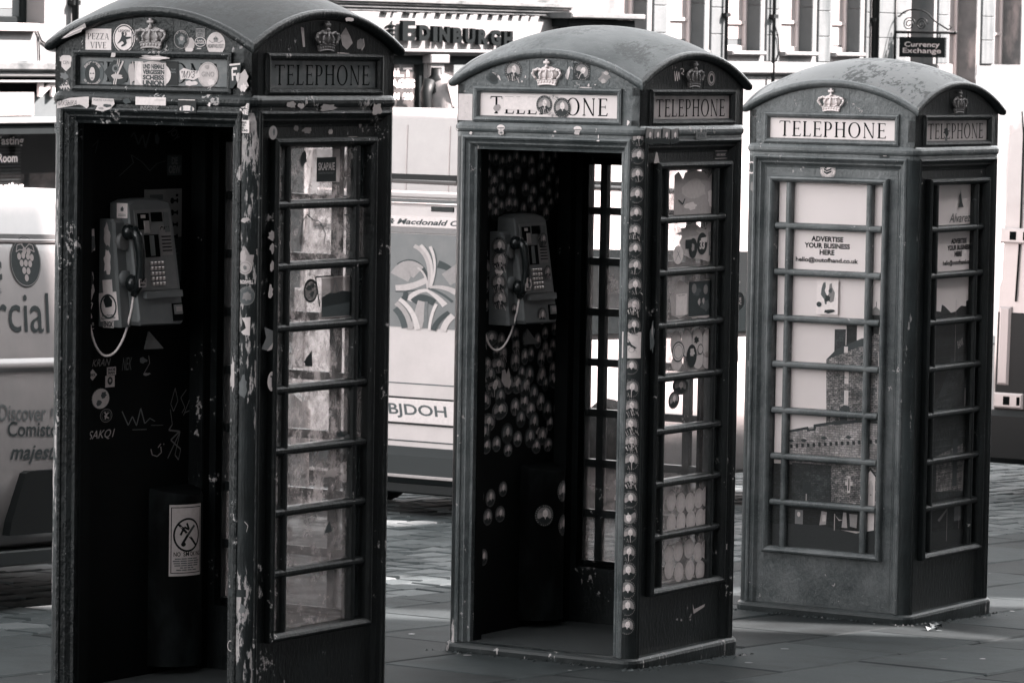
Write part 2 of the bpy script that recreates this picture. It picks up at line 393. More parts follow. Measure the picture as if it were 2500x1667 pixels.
def glazed(kiosk, f, name, body, bars, panes, sh=0, label=None, edge=None):
    """one glazed side or door: stiles, rails and kick panel > glazing bars, panes"""
    T0 = face_T(f); T = lambda u, z, o: T0(u+sh, z, o)
    mb = MB(T)
    L, Rr = -.352-sh, .352-sh
    mb.box(L, -GU, .045, 2.155, -.072, -.028, body); mb.box(GU, Rr, .045, 2.155, -.072, -.028, body)
    mb.box(-GU, GU, GZ1, 2.155, -.0715, -.0285, body); mb.box(-GU, GU, .045, GZ0, -.0715, -.0285, body)
    mb.frame(-GU-.004, GU+.004, GZ0-.004, GZ1+.004, [(0, -.03), (.001, -.004), (.006, .003), (.014, .005), (.022, .001), (.030, -.010), (.0325, -.03), (.0325, -.07)], body)
    mb.frame(-.285, .285, GZ0+.03, GZ1-.03, [(-.006, -.05), (-.006, -.066), (.004, -.074), (.004, -.05)], body)
    g = mb.build(name, kiosk, label=label)
    def bar(u0, u1, z0, z1, vert):
        k = .0165; b = MB(T)
        if vert:
            c = (u0+u1)/2; pr = [(-k, -.056), (-k, -.026), (-k*.75, -.016), (-k*.3, -.012), (k*.3, -.012), (k*.75, -.016), (k, -.026), (k, -.056)]
            P = [(c+x, z, o) for z in (z0, z1) for x, o in pr]
        else:
            c = (z0+z1)/2; pr = [(-k, -.056), (-k, -.0245), (-k*.75, -.0145), (-k*.3, -.0105), (k*.3, -.0105), (k*.75, -.0145), (k, -.0245), (k, -.056)]
            P = [(u, c-x, o) for u in (u0, u1) for x, o in pr]
        b.add(P, [(i, (i+1) % 8, (i+1) % 8+8, i+8) for i in range(8)]+[tuple(range(8)), tuple(range(15, 7, -1))], bars); b.build('glazing_bar', g)
    for k in range(7):
        z1 = Z_TOP-PITCH*k-PANE_H; bar(-.283, .283, z1-.03, z1, False)
    for c in (-.2155, .2155): bar(c-.0165, c+.0165, GZ0+.028, GZ1-.028, True)
    rnd = random.Random(hash(f) % 97+len(name))
    for k in range(8):
        z1 = Z_TOP-PITCH*k
        for j, (a, b) in enumerate(COLS):
            m = panes(k, j)
            if m is None: continue
            p = MB(T); p.box(a-.002, b+.002, z1-PANE_H-.002, z1+.002, -.042, -.038, m); p.build('pane', g)
    return g
def kiosk(idx, pos, yaw, label, P, sides, crowns, signs, glassmat):
    """P = paints: body, worn, front, side, roof, inside"""
    k = thing('telephone_kiosk', label, 'phone box', pos, yaw, 'cast iron telephone kiosks standing in a row')
    mb = MB(); loft(mb, [(.455, -.07), (.468, -.06), (.472, .045), (.468, .056), (.458, .064), (.40, .066)], P['worn']); mb.build('plinth', k)
    mb = MB(); mb.box(-.42, .42, .03, .068, -.42, .42, P['floor']); mb.build('floor', k)
    for q in range(4):                                                   # corner posts, rounded outside
        a = q*math.pi/2; c, s = math.cos(a), math.sin(a); rot = lambda x, y: (c*x-s*y, s*x+c*y)
        out = [(.412, -BODY)]+[(BODY-RC+RC*math.cos(t), -(BODY-RC)+RC*math.sin(t)) for t in [-h_+h_*i/8 for i in range(9)]]+[(BODY, -.412), (.40, -.412), (.40, -.352), (.352, -.352), (.352, -.40), (.412, -.40)]
        n = len(out); V = [(*rot(x, y), z) for z in (.06, 2.215) for x, y in out]
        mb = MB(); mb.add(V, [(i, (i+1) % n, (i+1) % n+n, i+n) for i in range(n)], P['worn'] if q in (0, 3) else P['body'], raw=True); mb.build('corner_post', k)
    for f in 'FRBL':                                                     # architrave round each opening
        mb = MB(face_T(f))
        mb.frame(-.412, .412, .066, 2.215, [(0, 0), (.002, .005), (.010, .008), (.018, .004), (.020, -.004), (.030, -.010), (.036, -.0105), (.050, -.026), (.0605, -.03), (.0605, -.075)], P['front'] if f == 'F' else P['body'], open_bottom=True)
        mb.build('architrave', k)
    mb = MB(); loft(mb, [(.40, 2.165), (.44, 2.205), (.4555, 2.207), (.4555, 2.226), (SH-.002, 2.232), (SH, 2.24), (SH, 2.252), (SH-.004, 2.26), (.452, 2.268), (.43, 2.270), (.40, 2.270), (.40, 2.165)], P['head']); mb.build('cornice', k)
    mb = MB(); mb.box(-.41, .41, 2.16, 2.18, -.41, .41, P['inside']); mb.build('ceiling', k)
    SU, S0, S1 = .335, 2.291, 2.392
    for f in 'FRBL':                                                     # fascia with its arched head
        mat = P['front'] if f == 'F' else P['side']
        T = face_T(f); mb = MB(T); o1, o0 = -.012, -.05
        mb.box(-.443, .443, 2.262, S0, o0, o1, mat); mb.box(-.443, -SU, S0, S1, o0+.001, o1, mat); mb.box(SU, .443, S0, S1, o0+.001, o1, mat)
        us = [-.443+.886*i/18 for i in range(19)]
        for a, b in zip(us, us[1:]): mb.poly([(a, S1), (b, S1), (b, arch_z(b)+.004), (a, arch_z(a)+.004)], o1, mat, .036)
        if f in 'FR':
            for c in (-.092, .092): mb.box(c-.0012, c+.0012, 2.42, arch_z(c)-.004, o1, o1+.0012, mat)     # casting joints
        mb.build('fascia', k)
        mb = MB(T); mb.frame(-.362, .362, 2.270, 2.420, [(0, -.012), (.002, -.001), (.010, .002), (.020, -.001), (.026, -.012), (.0275, -.03)], mat); mb.build('sign_frame', k)
        if f in 'FR':
            mb = MB(T); mb.box(-.34, .34, 2.286, 2.397, -.028, -.0205, signs[f]); sg = mb.build('sign_panel', k)
            mb = MB(T); serif(mb, 'TELEPHONE', 0, 2.3415, .285 if f == 'F' else .295, .036, -.0198, M['ink'], track=.13); mb.build('lettering', sg)
            mb = MB(T); crown_part(mb, crowns[f], 0, 2.482, .069, .054, -.012); mb.build('crown', k)
        n = 24; P_ = []; F = []; prof = [(-.036, -.02), (-.036, -.002), (-.030, .010), (-.020, .0165), (-.008, .0165), (0, .010), (.001, -.004)]
        for i in range(n+1):
            for dr, o in prof:
                r = RO+dr; am = math.asin(min(.999, (BODY+o)/r)); a = -am+2*am*i/n; P_.append((r*math.sin(a), ZC+r*math.cos(a), o))
        q = len(prof)
        for i in range(n):
            for j in range(q-1): F.append((i*q+j, (i+1)*q+j, (i+1)*q+j+1, i*q+j+1))
        mb = MB(T); mb.add(P_, F, mat, True); mb.build('arch_moulding', k)
    n = 28; h = .4595; V = []; F = []
    for i in range(n+1):
        for j in range(n+1):
            x, y = -h+2*h*i/n, -h+2*h*j/n; V.append((x, y, ZC+math.sqrt(1.0302-x*x-y*y)))
    for i in range(n):
        for j in range(n): a = i*(n+1)+j; F.append((a, a+n+1, a+n+2, a+1))
    mb = MB(); mb.add(V, F, P['roof'], True, raw=True); mb.build('domed_roof', k)
    out = {}
    for f, (nm, sh) in sides.items():
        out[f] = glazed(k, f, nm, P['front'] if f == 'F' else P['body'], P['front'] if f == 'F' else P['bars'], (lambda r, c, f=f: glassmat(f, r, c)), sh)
    return k, out
random.seed(4)
M = {}
M['ink'] = base_mat('black_lettering', .008, .9, spec=.05)[0]
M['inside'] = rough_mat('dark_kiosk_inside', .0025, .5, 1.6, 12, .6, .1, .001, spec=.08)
M['crown_steel'] = rough_mat('weathered_crown', .30, .5, 1.5, 40, .45, .3, .002)
M['crown_white'] = rough_mat('white_painted_crown', .70, .8, 1.15, 40, .4, .2, .001)
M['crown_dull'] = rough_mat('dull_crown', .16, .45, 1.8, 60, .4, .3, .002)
M['opal'] = rough_mat('opal_sign_glass', .66, .9, 1.1, 10, .25, .02, .0005)
M['opal_dirty'] = rough_mat('grimy_sign_glass', .11, .55, 1.25, 14, .3, .02, .0005, stain=(9, 1.6, (1, 1, 1)))
M['opal_shaded'] = rough_mat('shaded_sign_glass', .42, .7, 1.2, 10, .3, .02, .0005, stain=(9, .6, (1, 1, 1)))  # side-sign copy of the opal glass, shade darkened into its colour, plus stains
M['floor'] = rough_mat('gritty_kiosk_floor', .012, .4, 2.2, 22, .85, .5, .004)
def paints(i, v, vfront, vshaded, vworn, chips, chips_worn, roofv, off):  # side paint is the front paint darkened, shade put into its colour
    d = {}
    d['body'] = paint('shaded_body_paint_%d' % i, vshaded, .30, chips*.6, False, off)
    d['side'] = paint('shaded_fascia_paint_%d' % i, vshaded, .30, chips*.5, False, off+2)
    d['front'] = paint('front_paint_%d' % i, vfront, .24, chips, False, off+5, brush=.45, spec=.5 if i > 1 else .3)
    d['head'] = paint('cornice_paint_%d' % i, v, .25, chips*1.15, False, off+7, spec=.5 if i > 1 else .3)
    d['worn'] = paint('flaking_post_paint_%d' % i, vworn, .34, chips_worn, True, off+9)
    d['bars'] = paint('glazing_bar_paint_%d' % i, vshaded, .28, chips*.7, False, off+11)
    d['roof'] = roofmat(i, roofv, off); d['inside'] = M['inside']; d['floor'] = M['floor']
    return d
def roofmat(i, v, off):
    m, nt, b = base_mat('weathered_roof_%d' % i, v, .55, spec=.4)
    c = coords(nt, (1, 1, 1), (off, off, off)); c2 = coords(nt, (1.6, .7, 1), (off, 0, 0))
    f = noise(nt, c, 4, 7, .65)
    col = mixc(nt, f, tone(v*.6), tone(v*1.35))
    if i == 3:        # crazed and peeling lacquer
        big = noise(nt, c, 3.2, 3, .5); sm = noise(nt, c2, 26, 6, .75)
        mk = N(nt, 'ShaderNodeMath', operation='MULTIPLY'); nt.links.new(big, mk.inputs[0]); nt.links.new(sm, mk.inputs[1])
        msk = ramp(nt, mk.outputs[0], [(.262, G(0)), (.285, G(1))]); col = mixc(nt, msk, col, tone(.012))
    else:
        big = noise(nt, coords(nt, (1, 1, 1), (off*2, 0, off)), 2.6, 5, .6); col = mixc(nt, ramp(nt, big, [(.38, G(0)), (.62, G(1))]), mixc(nt, f, tone(v*.35), tone(v*.9)), mixc(nt, f, tone(v*.9), tone(v*2.5)))
        sm = noise(nt, c2, 34, 7, .75); b2 = N(nt, 'ShaderNodeMath', operation='MULTIPLY'); nt.links.new(sm, b2.inputs[0]); nt.links.new(noise(nt, coords(nt, (1, 1, 1), (0, off, off)), 3.4, 3, .5), b2.inputs[1])
        msk = ramp(nt, b2.outputs[0], [(.262, G(0)), (.31, G(.9))]); col = mixc(nt, msk, col, tone(v*.30))
        pk = noise(nt, c, 120, 3, .6); col = mixc(nt, ramp(nt, pk, [(.63, G(0)), (.70, G(.7))]), col, tone(v*2.6))
    nt.links.new(col, b.inputs['Base Color'])
    bump(nt, b, noise(nt, c, 30, 6, .7), .4, .004); return m
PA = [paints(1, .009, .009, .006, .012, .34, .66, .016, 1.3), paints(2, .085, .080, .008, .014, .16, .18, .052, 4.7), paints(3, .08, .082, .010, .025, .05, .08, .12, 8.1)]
# panes
M['pane_clear'] = glass_mat('clear_pane', .12, .5, .52, .75, 14, .97); M['pane_clean'] = glass_mat('clean_pane', .02, .5, .5, .75, 14, .99, refl=.008)
M['pane_film'] = [glass_mat('grimy_pane_%d' % i, .50, .85, .46, .66, 9+3*i, .99, .75, .12, off=i*3.1, refl=.012) for i in range(3)]
M['pane_mottled'] = [mottled_mat('pasted_pane_%d' % i, i*3.7+.4) for i in range(4)]
M['pane_dim'] = [glass_mat('dusty_pane_%d' % i, .55, .42, .40, .66, 10, .95, .4, .45, off=i*2.3+1) for i in range(2)]
M['pane_dark'] = glass_mat('sooty_pane', .55, .05, .3, .6, 9, .5, .1, .6)
def glass1(f, r, c):
    rr = random.Random(r*7+c*3+ord(f))
    if f == 'R':
        if c == 2: return M['pane_dark'] if rr.random() < .7 else M['pane_dim'][0]
        if r < 6: return M['pane_mottled'][(r+2*c) % 4]
        return M['pane_dim'][r % 2]
    return M['pane_clear'] if r < 6 else M['pane_dim'][r % 2]
def glass2(f, r, c):
    if f == 'R':
        if c == 2: return M['pane_dark']
        if r in (4, 5): return M['pane_clear']
        return M['pane_dim'][r % 2]
    return M['pane_clear'] if r not in (2, 6, 7) else M['pane_dim'][0]
glass3 = lambda f, r, c: M['pane_clean'] if f in 'FR' else M['pane_dim'][0]
k1, s1 = kiosk(1, (-1.0654, 15.5584, 0), -.5727, 'dark flaking open phone box nearest the camera, its crown between stuck-on stickers', PA[0],
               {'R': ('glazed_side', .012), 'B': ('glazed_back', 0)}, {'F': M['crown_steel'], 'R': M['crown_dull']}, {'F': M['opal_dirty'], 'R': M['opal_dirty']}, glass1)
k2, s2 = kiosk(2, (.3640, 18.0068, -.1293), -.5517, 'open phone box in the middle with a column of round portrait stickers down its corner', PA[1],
               {'R': ('glazed_side', .025), 'B': ('glazed_back', 0)}, {'F': M['crown_white'], 'R': M['crown_dull']}, {'F': M['opal'], 'R': M['opal_shaded']}, glass2)
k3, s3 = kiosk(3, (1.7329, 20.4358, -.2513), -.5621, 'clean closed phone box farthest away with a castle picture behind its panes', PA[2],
               {'F': ('door', -.010), 'R': ('glazed_side', .033), 'B': ('glazed_back', 0), 'L': ('glazed_side', 0)}, {'F': M['crown_white'], 'R': M['crown_dull']}, {'F': M['opal'], 'R': M['opal_shaded']}, glass3)
# solid inner wall that carries the telephone in the two open kiosks
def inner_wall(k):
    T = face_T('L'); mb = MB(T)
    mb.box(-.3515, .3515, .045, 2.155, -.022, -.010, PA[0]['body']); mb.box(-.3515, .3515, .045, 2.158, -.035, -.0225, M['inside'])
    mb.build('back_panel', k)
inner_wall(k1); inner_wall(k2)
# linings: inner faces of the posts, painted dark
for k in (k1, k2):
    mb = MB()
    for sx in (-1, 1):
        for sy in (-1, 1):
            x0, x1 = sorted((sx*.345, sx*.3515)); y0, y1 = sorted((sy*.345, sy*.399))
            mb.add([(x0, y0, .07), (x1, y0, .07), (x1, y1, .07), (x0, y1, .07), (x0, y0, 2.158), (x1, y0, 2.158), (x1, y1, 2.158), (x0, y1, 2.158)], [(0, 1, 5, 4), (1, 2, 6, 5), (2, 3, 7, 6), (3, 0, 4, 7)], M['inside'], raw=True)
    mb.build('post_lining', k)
STK=[
(1,'F',-.0114,-.245,2.453,.118,.086,0,[('r',0,0,1,1,.62),('t','PEZZA',0,.36,.84,.26,.02,'s'),('t','VIVE',0,-.38,.62,.26,.02,'s')]),
(1,'F',-.0114,-.128,2.463,.1,.101,0,[('e',0,0,1,1,.62),('g',0,0,.94,.94,.09,.02),('t','LEGION',0,.52,.5,.09,.02,'b'),('p',((-.2,.3),(-.05,.34),(.0,.2),(.22,.1),(.62,.12),(.66,.02),(.2,-.1),(.28,-.35),(.1,-.52),(-.2,-.62),(-.24,-.52),(.02,-.36),(-.15,-.2),(-.62,-.42),(-.3,-.05),(-.22,.12)),.02),('e',-.1,.34,.12,.1,.02),('l',((.1,.15),(.22,.3),(.12,.42)),.09,.02)]),
(1,'F',-.0114,.131,2.462,.071,.071,0,[('e',0,0,1,1,.015),('g',0,0,.93,.93,.05,.3),('b',0,0,.6,.6,.12,3),('b',.05,.1,.3,.3,.3,8),('c','ST PAULI',.78,2.4,.7,.16,.3)]),
(1,'F',-.0114,.168,2.442,.051,.056,0,[('b',0,0,1,1,.35,5),('b',-.1,-.6,.8,.4,.5,6)]),
(1,'F',-.0114,.215,2.486,.04,.032,0,[('r',0,0,1,1,.18),('t','RETRO\nCITY',0,0,.85,.8,.02,'b')]),
(1,'F',-.0108,.216,2.454,.054,.037,0,[('e',0,0,1,1,.03),('e',0,0,.92,.92,.6),('e',0,0,.82,.82,.03),('t','2026',0,0,.7,.38,.62,'i')]),
(1,'F',-.0114,.21,2.43,.031,.011,0,[('r',0,0,1,1,.03),('r',0,.1,.6,.3,.5)]),
(1,'F',-.0114,.284,2.448,.082,.083,0,[('e',0,0,1,1,.5),('p',((-.3,.45),(0,.66),(.3,.45),(.18,.2),(-.18,.2)),.25),('l',((-.75,.3),(-.4,.1),(0,.2),(.4,.1),(.75,.3)),.06,.22),('t','MEMPHIS FEST',0,-.18,.86,.17,.2,'b'),('e',-.1,.45,.06,.08,.08),('e',.1,.45,.06,.08,.08)]),
(1,'F',-.0114,-.393,2.369,.061,.058,0,[('p',((-.9,.75),(-.5,1),(.5,1),(.9,.75),(1,.3),(.7,.2),(.72,-.4),(0,-1),(-.72,-.4),(-.7,.2),(-1,.3)),.52),('t','CEN',0,.1,.46,.22,.03,'s2')]),
(1,'F',-.0114,-.401,2.323,.049,.033,0,[('b',0,0,1,1,.14,9)]),
(1,'F',-.0114,-.396,2.284,.068,.053,.12,[('b',0,0,1.02,1.0,.5,31),('t','SNOE',-.05,.45,.85,.34,.02,'B'),('t','MAN',.0,-.42,.8,.34,.02,'B'),('r',.75,.62,.2,.05,.02),('r',.75,.4,.2,.05,.02),('r',.75,.2,.2,.05,.02)]),
(1,'F',.0175,-.336,2.486,.114,.058,0,[('p',((-1,-1),(-.3,-.1),(.9,1),(1,.5),(.7,.2),(.6,-.1),(.1,-.4),(-.5,-.8)),.3),('l',((-.8,-.8),(-.1,-.15),(.8,.45)),.12,.6)]),
(1,'F',.0006,.376,2.338,.062,.091,0,[('p',((-1,.8),(.9,1),(.8,-.2),(-.2,-1),(-.8,-1)),.02),('l',((-.8,.8),(.8,.9)),.14,.6),('l',((-.3,.5),(-.2,-.4)),.2,.62),('l',((-.3,.5),(.4,.55)),.2,.62),('l',((-.25,.05),(.25,.1)),.2,.62),('b',.55,-.1,.3,.5,.5,12)]),
(1,'F',.0006,.412,2.319,.063,.087,0,[('b',0,0,1,1,.4,14),('b',.2,-.55,.5,.4,.6,15)]),
(1,'F',-.0188,-.277,2.334,.104,.099,0,[('e',0,0,1,1,.08),('e',0,0,.66,.78,.012),('c','BIRIS NORTE',.8,2.55,.6,.2,.42),('c','60 ANIVERSARIO',.8,3.7,5.75,.17,.42),('e',0,-.02,.26,.5,.5),('b',0,.62,.34,.22,.02,17),('l',((-.2,.02),(-.04,.0)),.07,.02),('l',((.2,.02),(.04,.0)),.07,.02),('l',((-.1,-.34),(.1,-.34)),.05,.04)]),
(1,'F',-.0188,-.167,2.336,.113,.103,0,[('p',((-1,.1),(-.2,.95),(.4,.75),(1,-.2),(.6,-.7),(-.2,-.9)),.012),('p',((.1,1),(.3,1),(-.05,-.95),(-.3,-.95)),.5),('p',((.16,1),(.23,1),(-.14,-.95),(-.21,-.95)),.012),('p',((.5,.9),(.62,.85),(.1,-.2),(0,-.1)),.5),('e',-.05,.35,.28,.28,.14),('b',.05,-.2,.6,.22,.4,18),('e',-.05,.35,.14,.14,.012)]),
(1,'F',-.0188,-.098,2.335,.031,.101,0,[('b',0,0,1,1,.36,20)]),
(1,'F',-.0188,-.065,2.336,.037,.09,0,[('r',0,0,1,1,.5),('e',.2,.2,.7,.8,.62)]),
(1,'F',-.0186,.001,2.334,.159,.099,0,[('e',0,0,1,1,.6),('b',0,-.8,.6,.25,.5,21)]),
(1,'F',-.0176,.003,2.334,.112,.086,0,[('r',0,0,1,1,.5),('t','UND NIEMALS',0,.68,.86,.2,.05,'B'),('t','VERGESSEN',0,.23,.86,.2,.05,'B'),('t','SCHEISS',0,-.22,.86,.2,.05,'B'),('t','UNION',0,-.68,.86,.22,.05,'B')]),
(1,'F',-.0188,.085,2.341,.058,.085,0,[('r',0,0,1,1,.008),('t','FAM\nMAN',.2,.2,.4,.2,.12,'b')]),
(1,'F',-.0178,.165,2.338,.091,.05,0,[('p',((-1,.5),(-.6,.9),(.1,.6),(.9,.5),(1,-.3),(.4,-.8),(-.4,-.6),(-.9,-.8)),.55),('t','"МУЗ"',-.02,0,.8,.5,.015,'i')]),
(1,'F',-.0188,.167,2.306,.067,.025,0,[('b',0,0,1,1,.55,23)]),
(1,'F',-.0182,.246,2.338,.091,.091,0,[('e',0,0,1,1,.44),('g',0,0,.94,.94,.06,.3),('t','GINO',0,.05,.62,.2,.25,'b'),('b',.3,-.55,.4,.3,.55,24),('e',-.1,.62,.2,.16,.3)]),
(1,'F',.003,.02,2.396,.154,.02,0,[('b',0,0,1,1,.35,26),('b',.2,-.1,.7,.5,.6,27)]),
(1,'F',.003,-.164,2.402,.031,.026,0,[('b',0,0,1,1,.45,28)]),
(1,'F',.0086,-.344,2.227,.149,.044,.03,[('p',((-1,-.9),(-.95,.2),(-.2,.8),(1,1),(.98,-.6),(.85,-1),(.6,-.5),(.4,-.3),(-.3,-.6)),.5),('t','МУЗЫКА',-.35,.0,.58,.45,.02,'i')]),
(1,'F',.0086,-.204,2.221,.104,.053,0,[('p',((-1,1),(.9,.9),(1,.2),(.6,-.5),(0,-.8),(-.7,-.7),(-.5,-.1),(-1,.1)),.5),('t','PORTO CAVALLI',.0,.68,.85,.14,.15,'b'),('b',.35,-.05,.45,.25,.05,33),('b',-.2,-.45,.3,.2,.25,34)]),
(1,'F',.0086,.011,2.24,.137,.029,0,[('r',0,0,1,1,.62),('b',.6,.3,.4,.3,.5,35)]),
(1,'F',.0086,.007,2.215,.082,.015,0,[('t','INSCINEC',0,0,1,1,.2,'b')]),
(1,'F',.0086,.174,2.227,.082,.049,0,[('r',0,0,1,1,.01),('e',0,-.5,.8,.55,.6),('r',0,-.86,1,.14,.01),('e',-.5,-.45,.12,.4,.1),('e',.5,-.45,.12,.4,.1),('r',0,.85,.9,.06,.6)]),
(1,'F',.0086,.273,2.233,.012,.017,0,[('b',0,0,1,1,.65,36)]),
(1,'F',.0086,-.097,2.237,.046,.022,0,[('b',0,0,1,1,.04,37)]),
(1,'F',.0006,.418,2.159,.052,.045,0,[('r',0,0,1,1,.64),('t','MIERES\nUND-\nER-\nGROUND',-.05,0,.85,.8,.015,'B')]),
(1,'F',.0006,.421,2.222,.047,.047,-.1,[('r',0,0,1,1,.015),('t','OE\nNE',0,0,.85,.85,.6,'B')]),
(1,'F',.0006,-.423,2.134,.029,.046,.1,[('b',0,0,1,1,.012,39),('t','DE\nBO',0,0,.8,.8,.14,'B')]),
(1,'C',.0006,-.012,1.687,.066,.094,0,[('b',0,0,1,1,.3,40),('b',-.3,.3,.5,.5,.42,41)]),
(1,'C',.0006,.037,1.713,.03,.039,0,[('b',0,0,1,1,.3,42)]),
(1,'C',.0012,-.015,1.661,.05,.049,0,[('e',0,0,1,1,.4),('g',0,0,.8,.8,.1,.2),('b',0,0,.35,.35,.15,43)]),
(1,'C',.0006,-.008,1.61,.055,.019,0,[('r',0,0,1,1,.02),('t','ROSWELL',0,0,.85,.7,.6,'B')]),
(1,'C',.0006,-.008,1.561,.062,.067,0,[('e',0,0,1,1,.1),('g',0,0,.97,.97,.06,.2),('b',0,0,.65,.65,.22,45),('c','ALIEN CREW',.8,2.6,.5,.14,.25)]),
(1,'C',.0006,-.011,1.453,.035,.066,0,[('p',((-.8,.9),(1,1),(.9,-1),(-.4,-.9),(-.9,-.6),(.1,-.2),(-.2,.4)),.58)]),
(1,'C',.0006,-.019,1.829,.047,.02,.3,[('b',0,0,1,1,.4,47)]),
(1,'C',.0006,-.06,1.277,.021,.143,0,[('b',0,0,1,1,.34,48)]),
(1,'C',.0006,-.018,1.242,.041,.095,0,[('b',0,0,1,1,.12,49)]),
(1,'C',.0006,.035,1.311,.025,.046,0,[('p',((-.8,1),(.2,.6),(1,-.9),(-.9,-.8)),.22)]),
(1,'C',.0006,-.01,.739,.036,.05,0,[('r',0,0,1,1,.012),('l',((.2,.8),(.9,.2),(.6,-.7)),.1,.5)]),
(1,'C',.0006,-.033,.502,.07,.027,0,[('r',0,0,1,1,.012)]),
(1,'C',.0006,-.01,.441,.032,.057,0,[('b',0,0,1,1,.14,50),('b',.2,-.5,.4,.3,.3,51)]),
(1,'C',.0006,-.056,.309,.038,.044,0,[('g',0,.1,.7,.9,.15,.35)]),
(1,'R',-.005,-.319,1.769,.051,.044,0,[('b',0,0,1,1,.3,52)]),
(1,'R',-.005,-.316,1.725,.036,.04,0,[('b',0,0,1,1,.34,53)]),
(1,'R',-.005,-.314,1.662,.036,.043,0,[('b',0,0,1,1,.4,54)]),
(1,'R',-.005,-.323,1.571,.034,.057,0,[('b',0,0,1,1,.42,55)]),
(1,'R',-.005,-.335,1.404,.079,.086,0,[('p',((-.6,1),(.9,.6),(1,-.4),(.2,-1),(-1,-.8),(-.3,.1)),.14),('p',((.9,-.2),(-.2,-1),(.6,-.9)),.42)]),
(1,'R',-.005,-.309,1.251,.053,.07,0,[('e',0,0,1,1,.48),('t','T',0,0,.4,.6,.05,'b')]),
(1,'R',.0086,-.207,2.236,.134,.038,0,[('b',-.3,0,.5,.8,.3,60),('b',.5,-.2,.4,.6,.38,61)]),
(1,'R',.0086,-.005,2.225,.119,.031,0,[('b',0,0,1,1,.26,62)]),
(1,'R',.0086,.304,2.219,.081,.052,0,[('b',0,0,1,1,.32,63)]),
(1,'R',.0006,-.328,2.137,.05,.05,0,[('e',0,0,1,1,.26),('b',.2,.1,.3,.6,.1,64)]),
(1,'R',-.027,-.104,2.148,.147,.055,0,[('b',.3,-.2,.5,.5,.3,65),('b',-.6,.1,.25,.5,.3,66)]),
(1,'R',-.027,.059,2.151,.055,.057,0,[('b',0,.6,.8,.35,.46,67),('b',.1,-.5,.6,.4,.42,68)]),
(1,'R',-.027,.215,2.143,.102,.068,0,[('b',0,-.8,1,.12,.4,69),('b',.7,.5,.2,.5,.3,70)]),
(1,'R',-.0114,-.142,2.478,.037,.071,0,[('p',((-.5,1),(.5,.9),(1,-1),(.3,-1)),.4)]),
(1,'R',-.0114,.133,2.475,.083,.081,0,[('p',((-.9,.3),(-.1,1),(.6,.2),(1,-.4),(.1,-1),(-.6,-.6)),.32)]),
(1,'R',-.0114,.225,2.456,.056,.05,0,[('b',0,0,1,1,.22,72),('l',((.6,.8),(.8,-.3),(.2,-.9)),.12,.5)]),
(1,'R',.0175,.109,2.544,.077,.018,0,[('b',0,0,1,1,.62,73)]),
(1,'R',-.0114,.113,2.421,.094,.01,0,[('b',0,0,1,1,.4,74)]),
(1,'R',-.0368,-.074,2.033,.092,.088,0,[('b',-.3,.2,.5,.7,.06,80),('l',((-.8,-.9),(.3,.3),(.7,.9)),.05,.08),('l',((-.6,.2),(.5,-.6)),.04,.1)]),
(1,'R',-.0368,.187,1.988,.115,.189,0,[('b',0,0,1,1,.3,81),('b',-.2,.1,.5,.6,.22,82)]),
(1,'R',-.0356,.053,2.0,.122,.088,0,[('r',0,0,1,1,.015),('t','SKAPAIE',0,.25,.85,.32,.5,'b'),('t','ELEKTROTEATRET',0,-.3,.8,.08,.14,'b')]),
(1,'R',-.0364,.035,2.013,.206,.12,0,[('r',0,0,1,1,.64)]),
(1,'R',-.0368,-.009,1.781,.207,.131,0,[('l',((-.9,-.9),(-.8,.5),(-.5,.9),(-.2,.6)),.05,.14),('l',((-.2,.6),(.2,.5),(.5,.1)),.05,.14),('l',((-.1,.2),(.3,.3),(.6,-.2),(.5,-.8)),.05,.16),('b',-.8,-.5,.2,.4,.2,85)]),
(1,'R',-.0368,.154,1.808,.119,.08,0,[('l',((-.9,-.6),(.1,.9),(.3,-.7),(-.9,-.6)),.03,.2),('b',.5,.6,.3,.1,.1,86)]),
(1,'R',-.0368,-.034,1.562,.088,.087,0,[('e',0,0,1,1,.02),('e',0,0,.82,.82,.5),('b',-.2,.2,.4,.3,.03,88),('b',.2,-.3,.4,.3,.03,89),('b',.3,.4,.25,.2,.03,90)]),
(1,'R',-.0368,.14,1.534,.217,.151,0,[('r',0,0,1,1,.62)]),
(1,'R',-.0365,.052,1.558,.116,.112,0,[('l',((-1,.95),(1,.95)),.09,.03),('l',((-1,.95),(-.5,-1)),.12,.03)]),
(1,'R',-.036,.13,1.534,.191,.141,0,[('r',0,0,1,1,.2),('p',((-1,.02),(-.5,.22),(-.1,.2),(.4,.3),(.95,.2),(1,-1),(-1,-1)),.02),('p',((-1,-.5),(1,-.3),(1,-1),(-1,-1)),.06),('l',((-.35,.15),(-.15,.9),(.15,.15)),.03,.06)]),
(1,'R',-.0368,-.051,1.316,.066,.058,0,[('p',((.9,1),(1,-1),(-.3,-.9),(-.4,-.5),(-1,-.1),(-.6,-.4),(-.1,.2)),.012)]),
(1,'R',-.0368,.125,1.347,.159,.098,0,[('l',((-.9,.8),(-.6,-.6),(-.2,.9),(.1,-.8),(.5,.6),(.8,-.7)),.03,.16)]),
(1,'R',-.0368,.183,1.024,.136,.055,0,[('b',-.2,.1,.7,.5,.03,95)]),
(1,'R',-.0368,.191,1.091,.116,.189,0,[('b',0,0,1,1,.34,96)]),
(1,'R',-.0368,.108,.886,.115,.035,0,[('b',0,0,1,1,.55,97)]),
(1,'R',-.0368,.096,.692,.054,.045,0,[('p',((-1,-1),(.2,1),(1,-.8)),.06)]),
(1,'R',-.0368,.211,.701,.041,.036,0,[('b',0,0,1,1,.62,98)]),
(1,'I',.0006,-.136,1.192,.056,.043,0,[('r',0,0,1,1,.5),('e',0,.1,.55,.7,.02),('e',0,.15,.25,.3,.4)]),
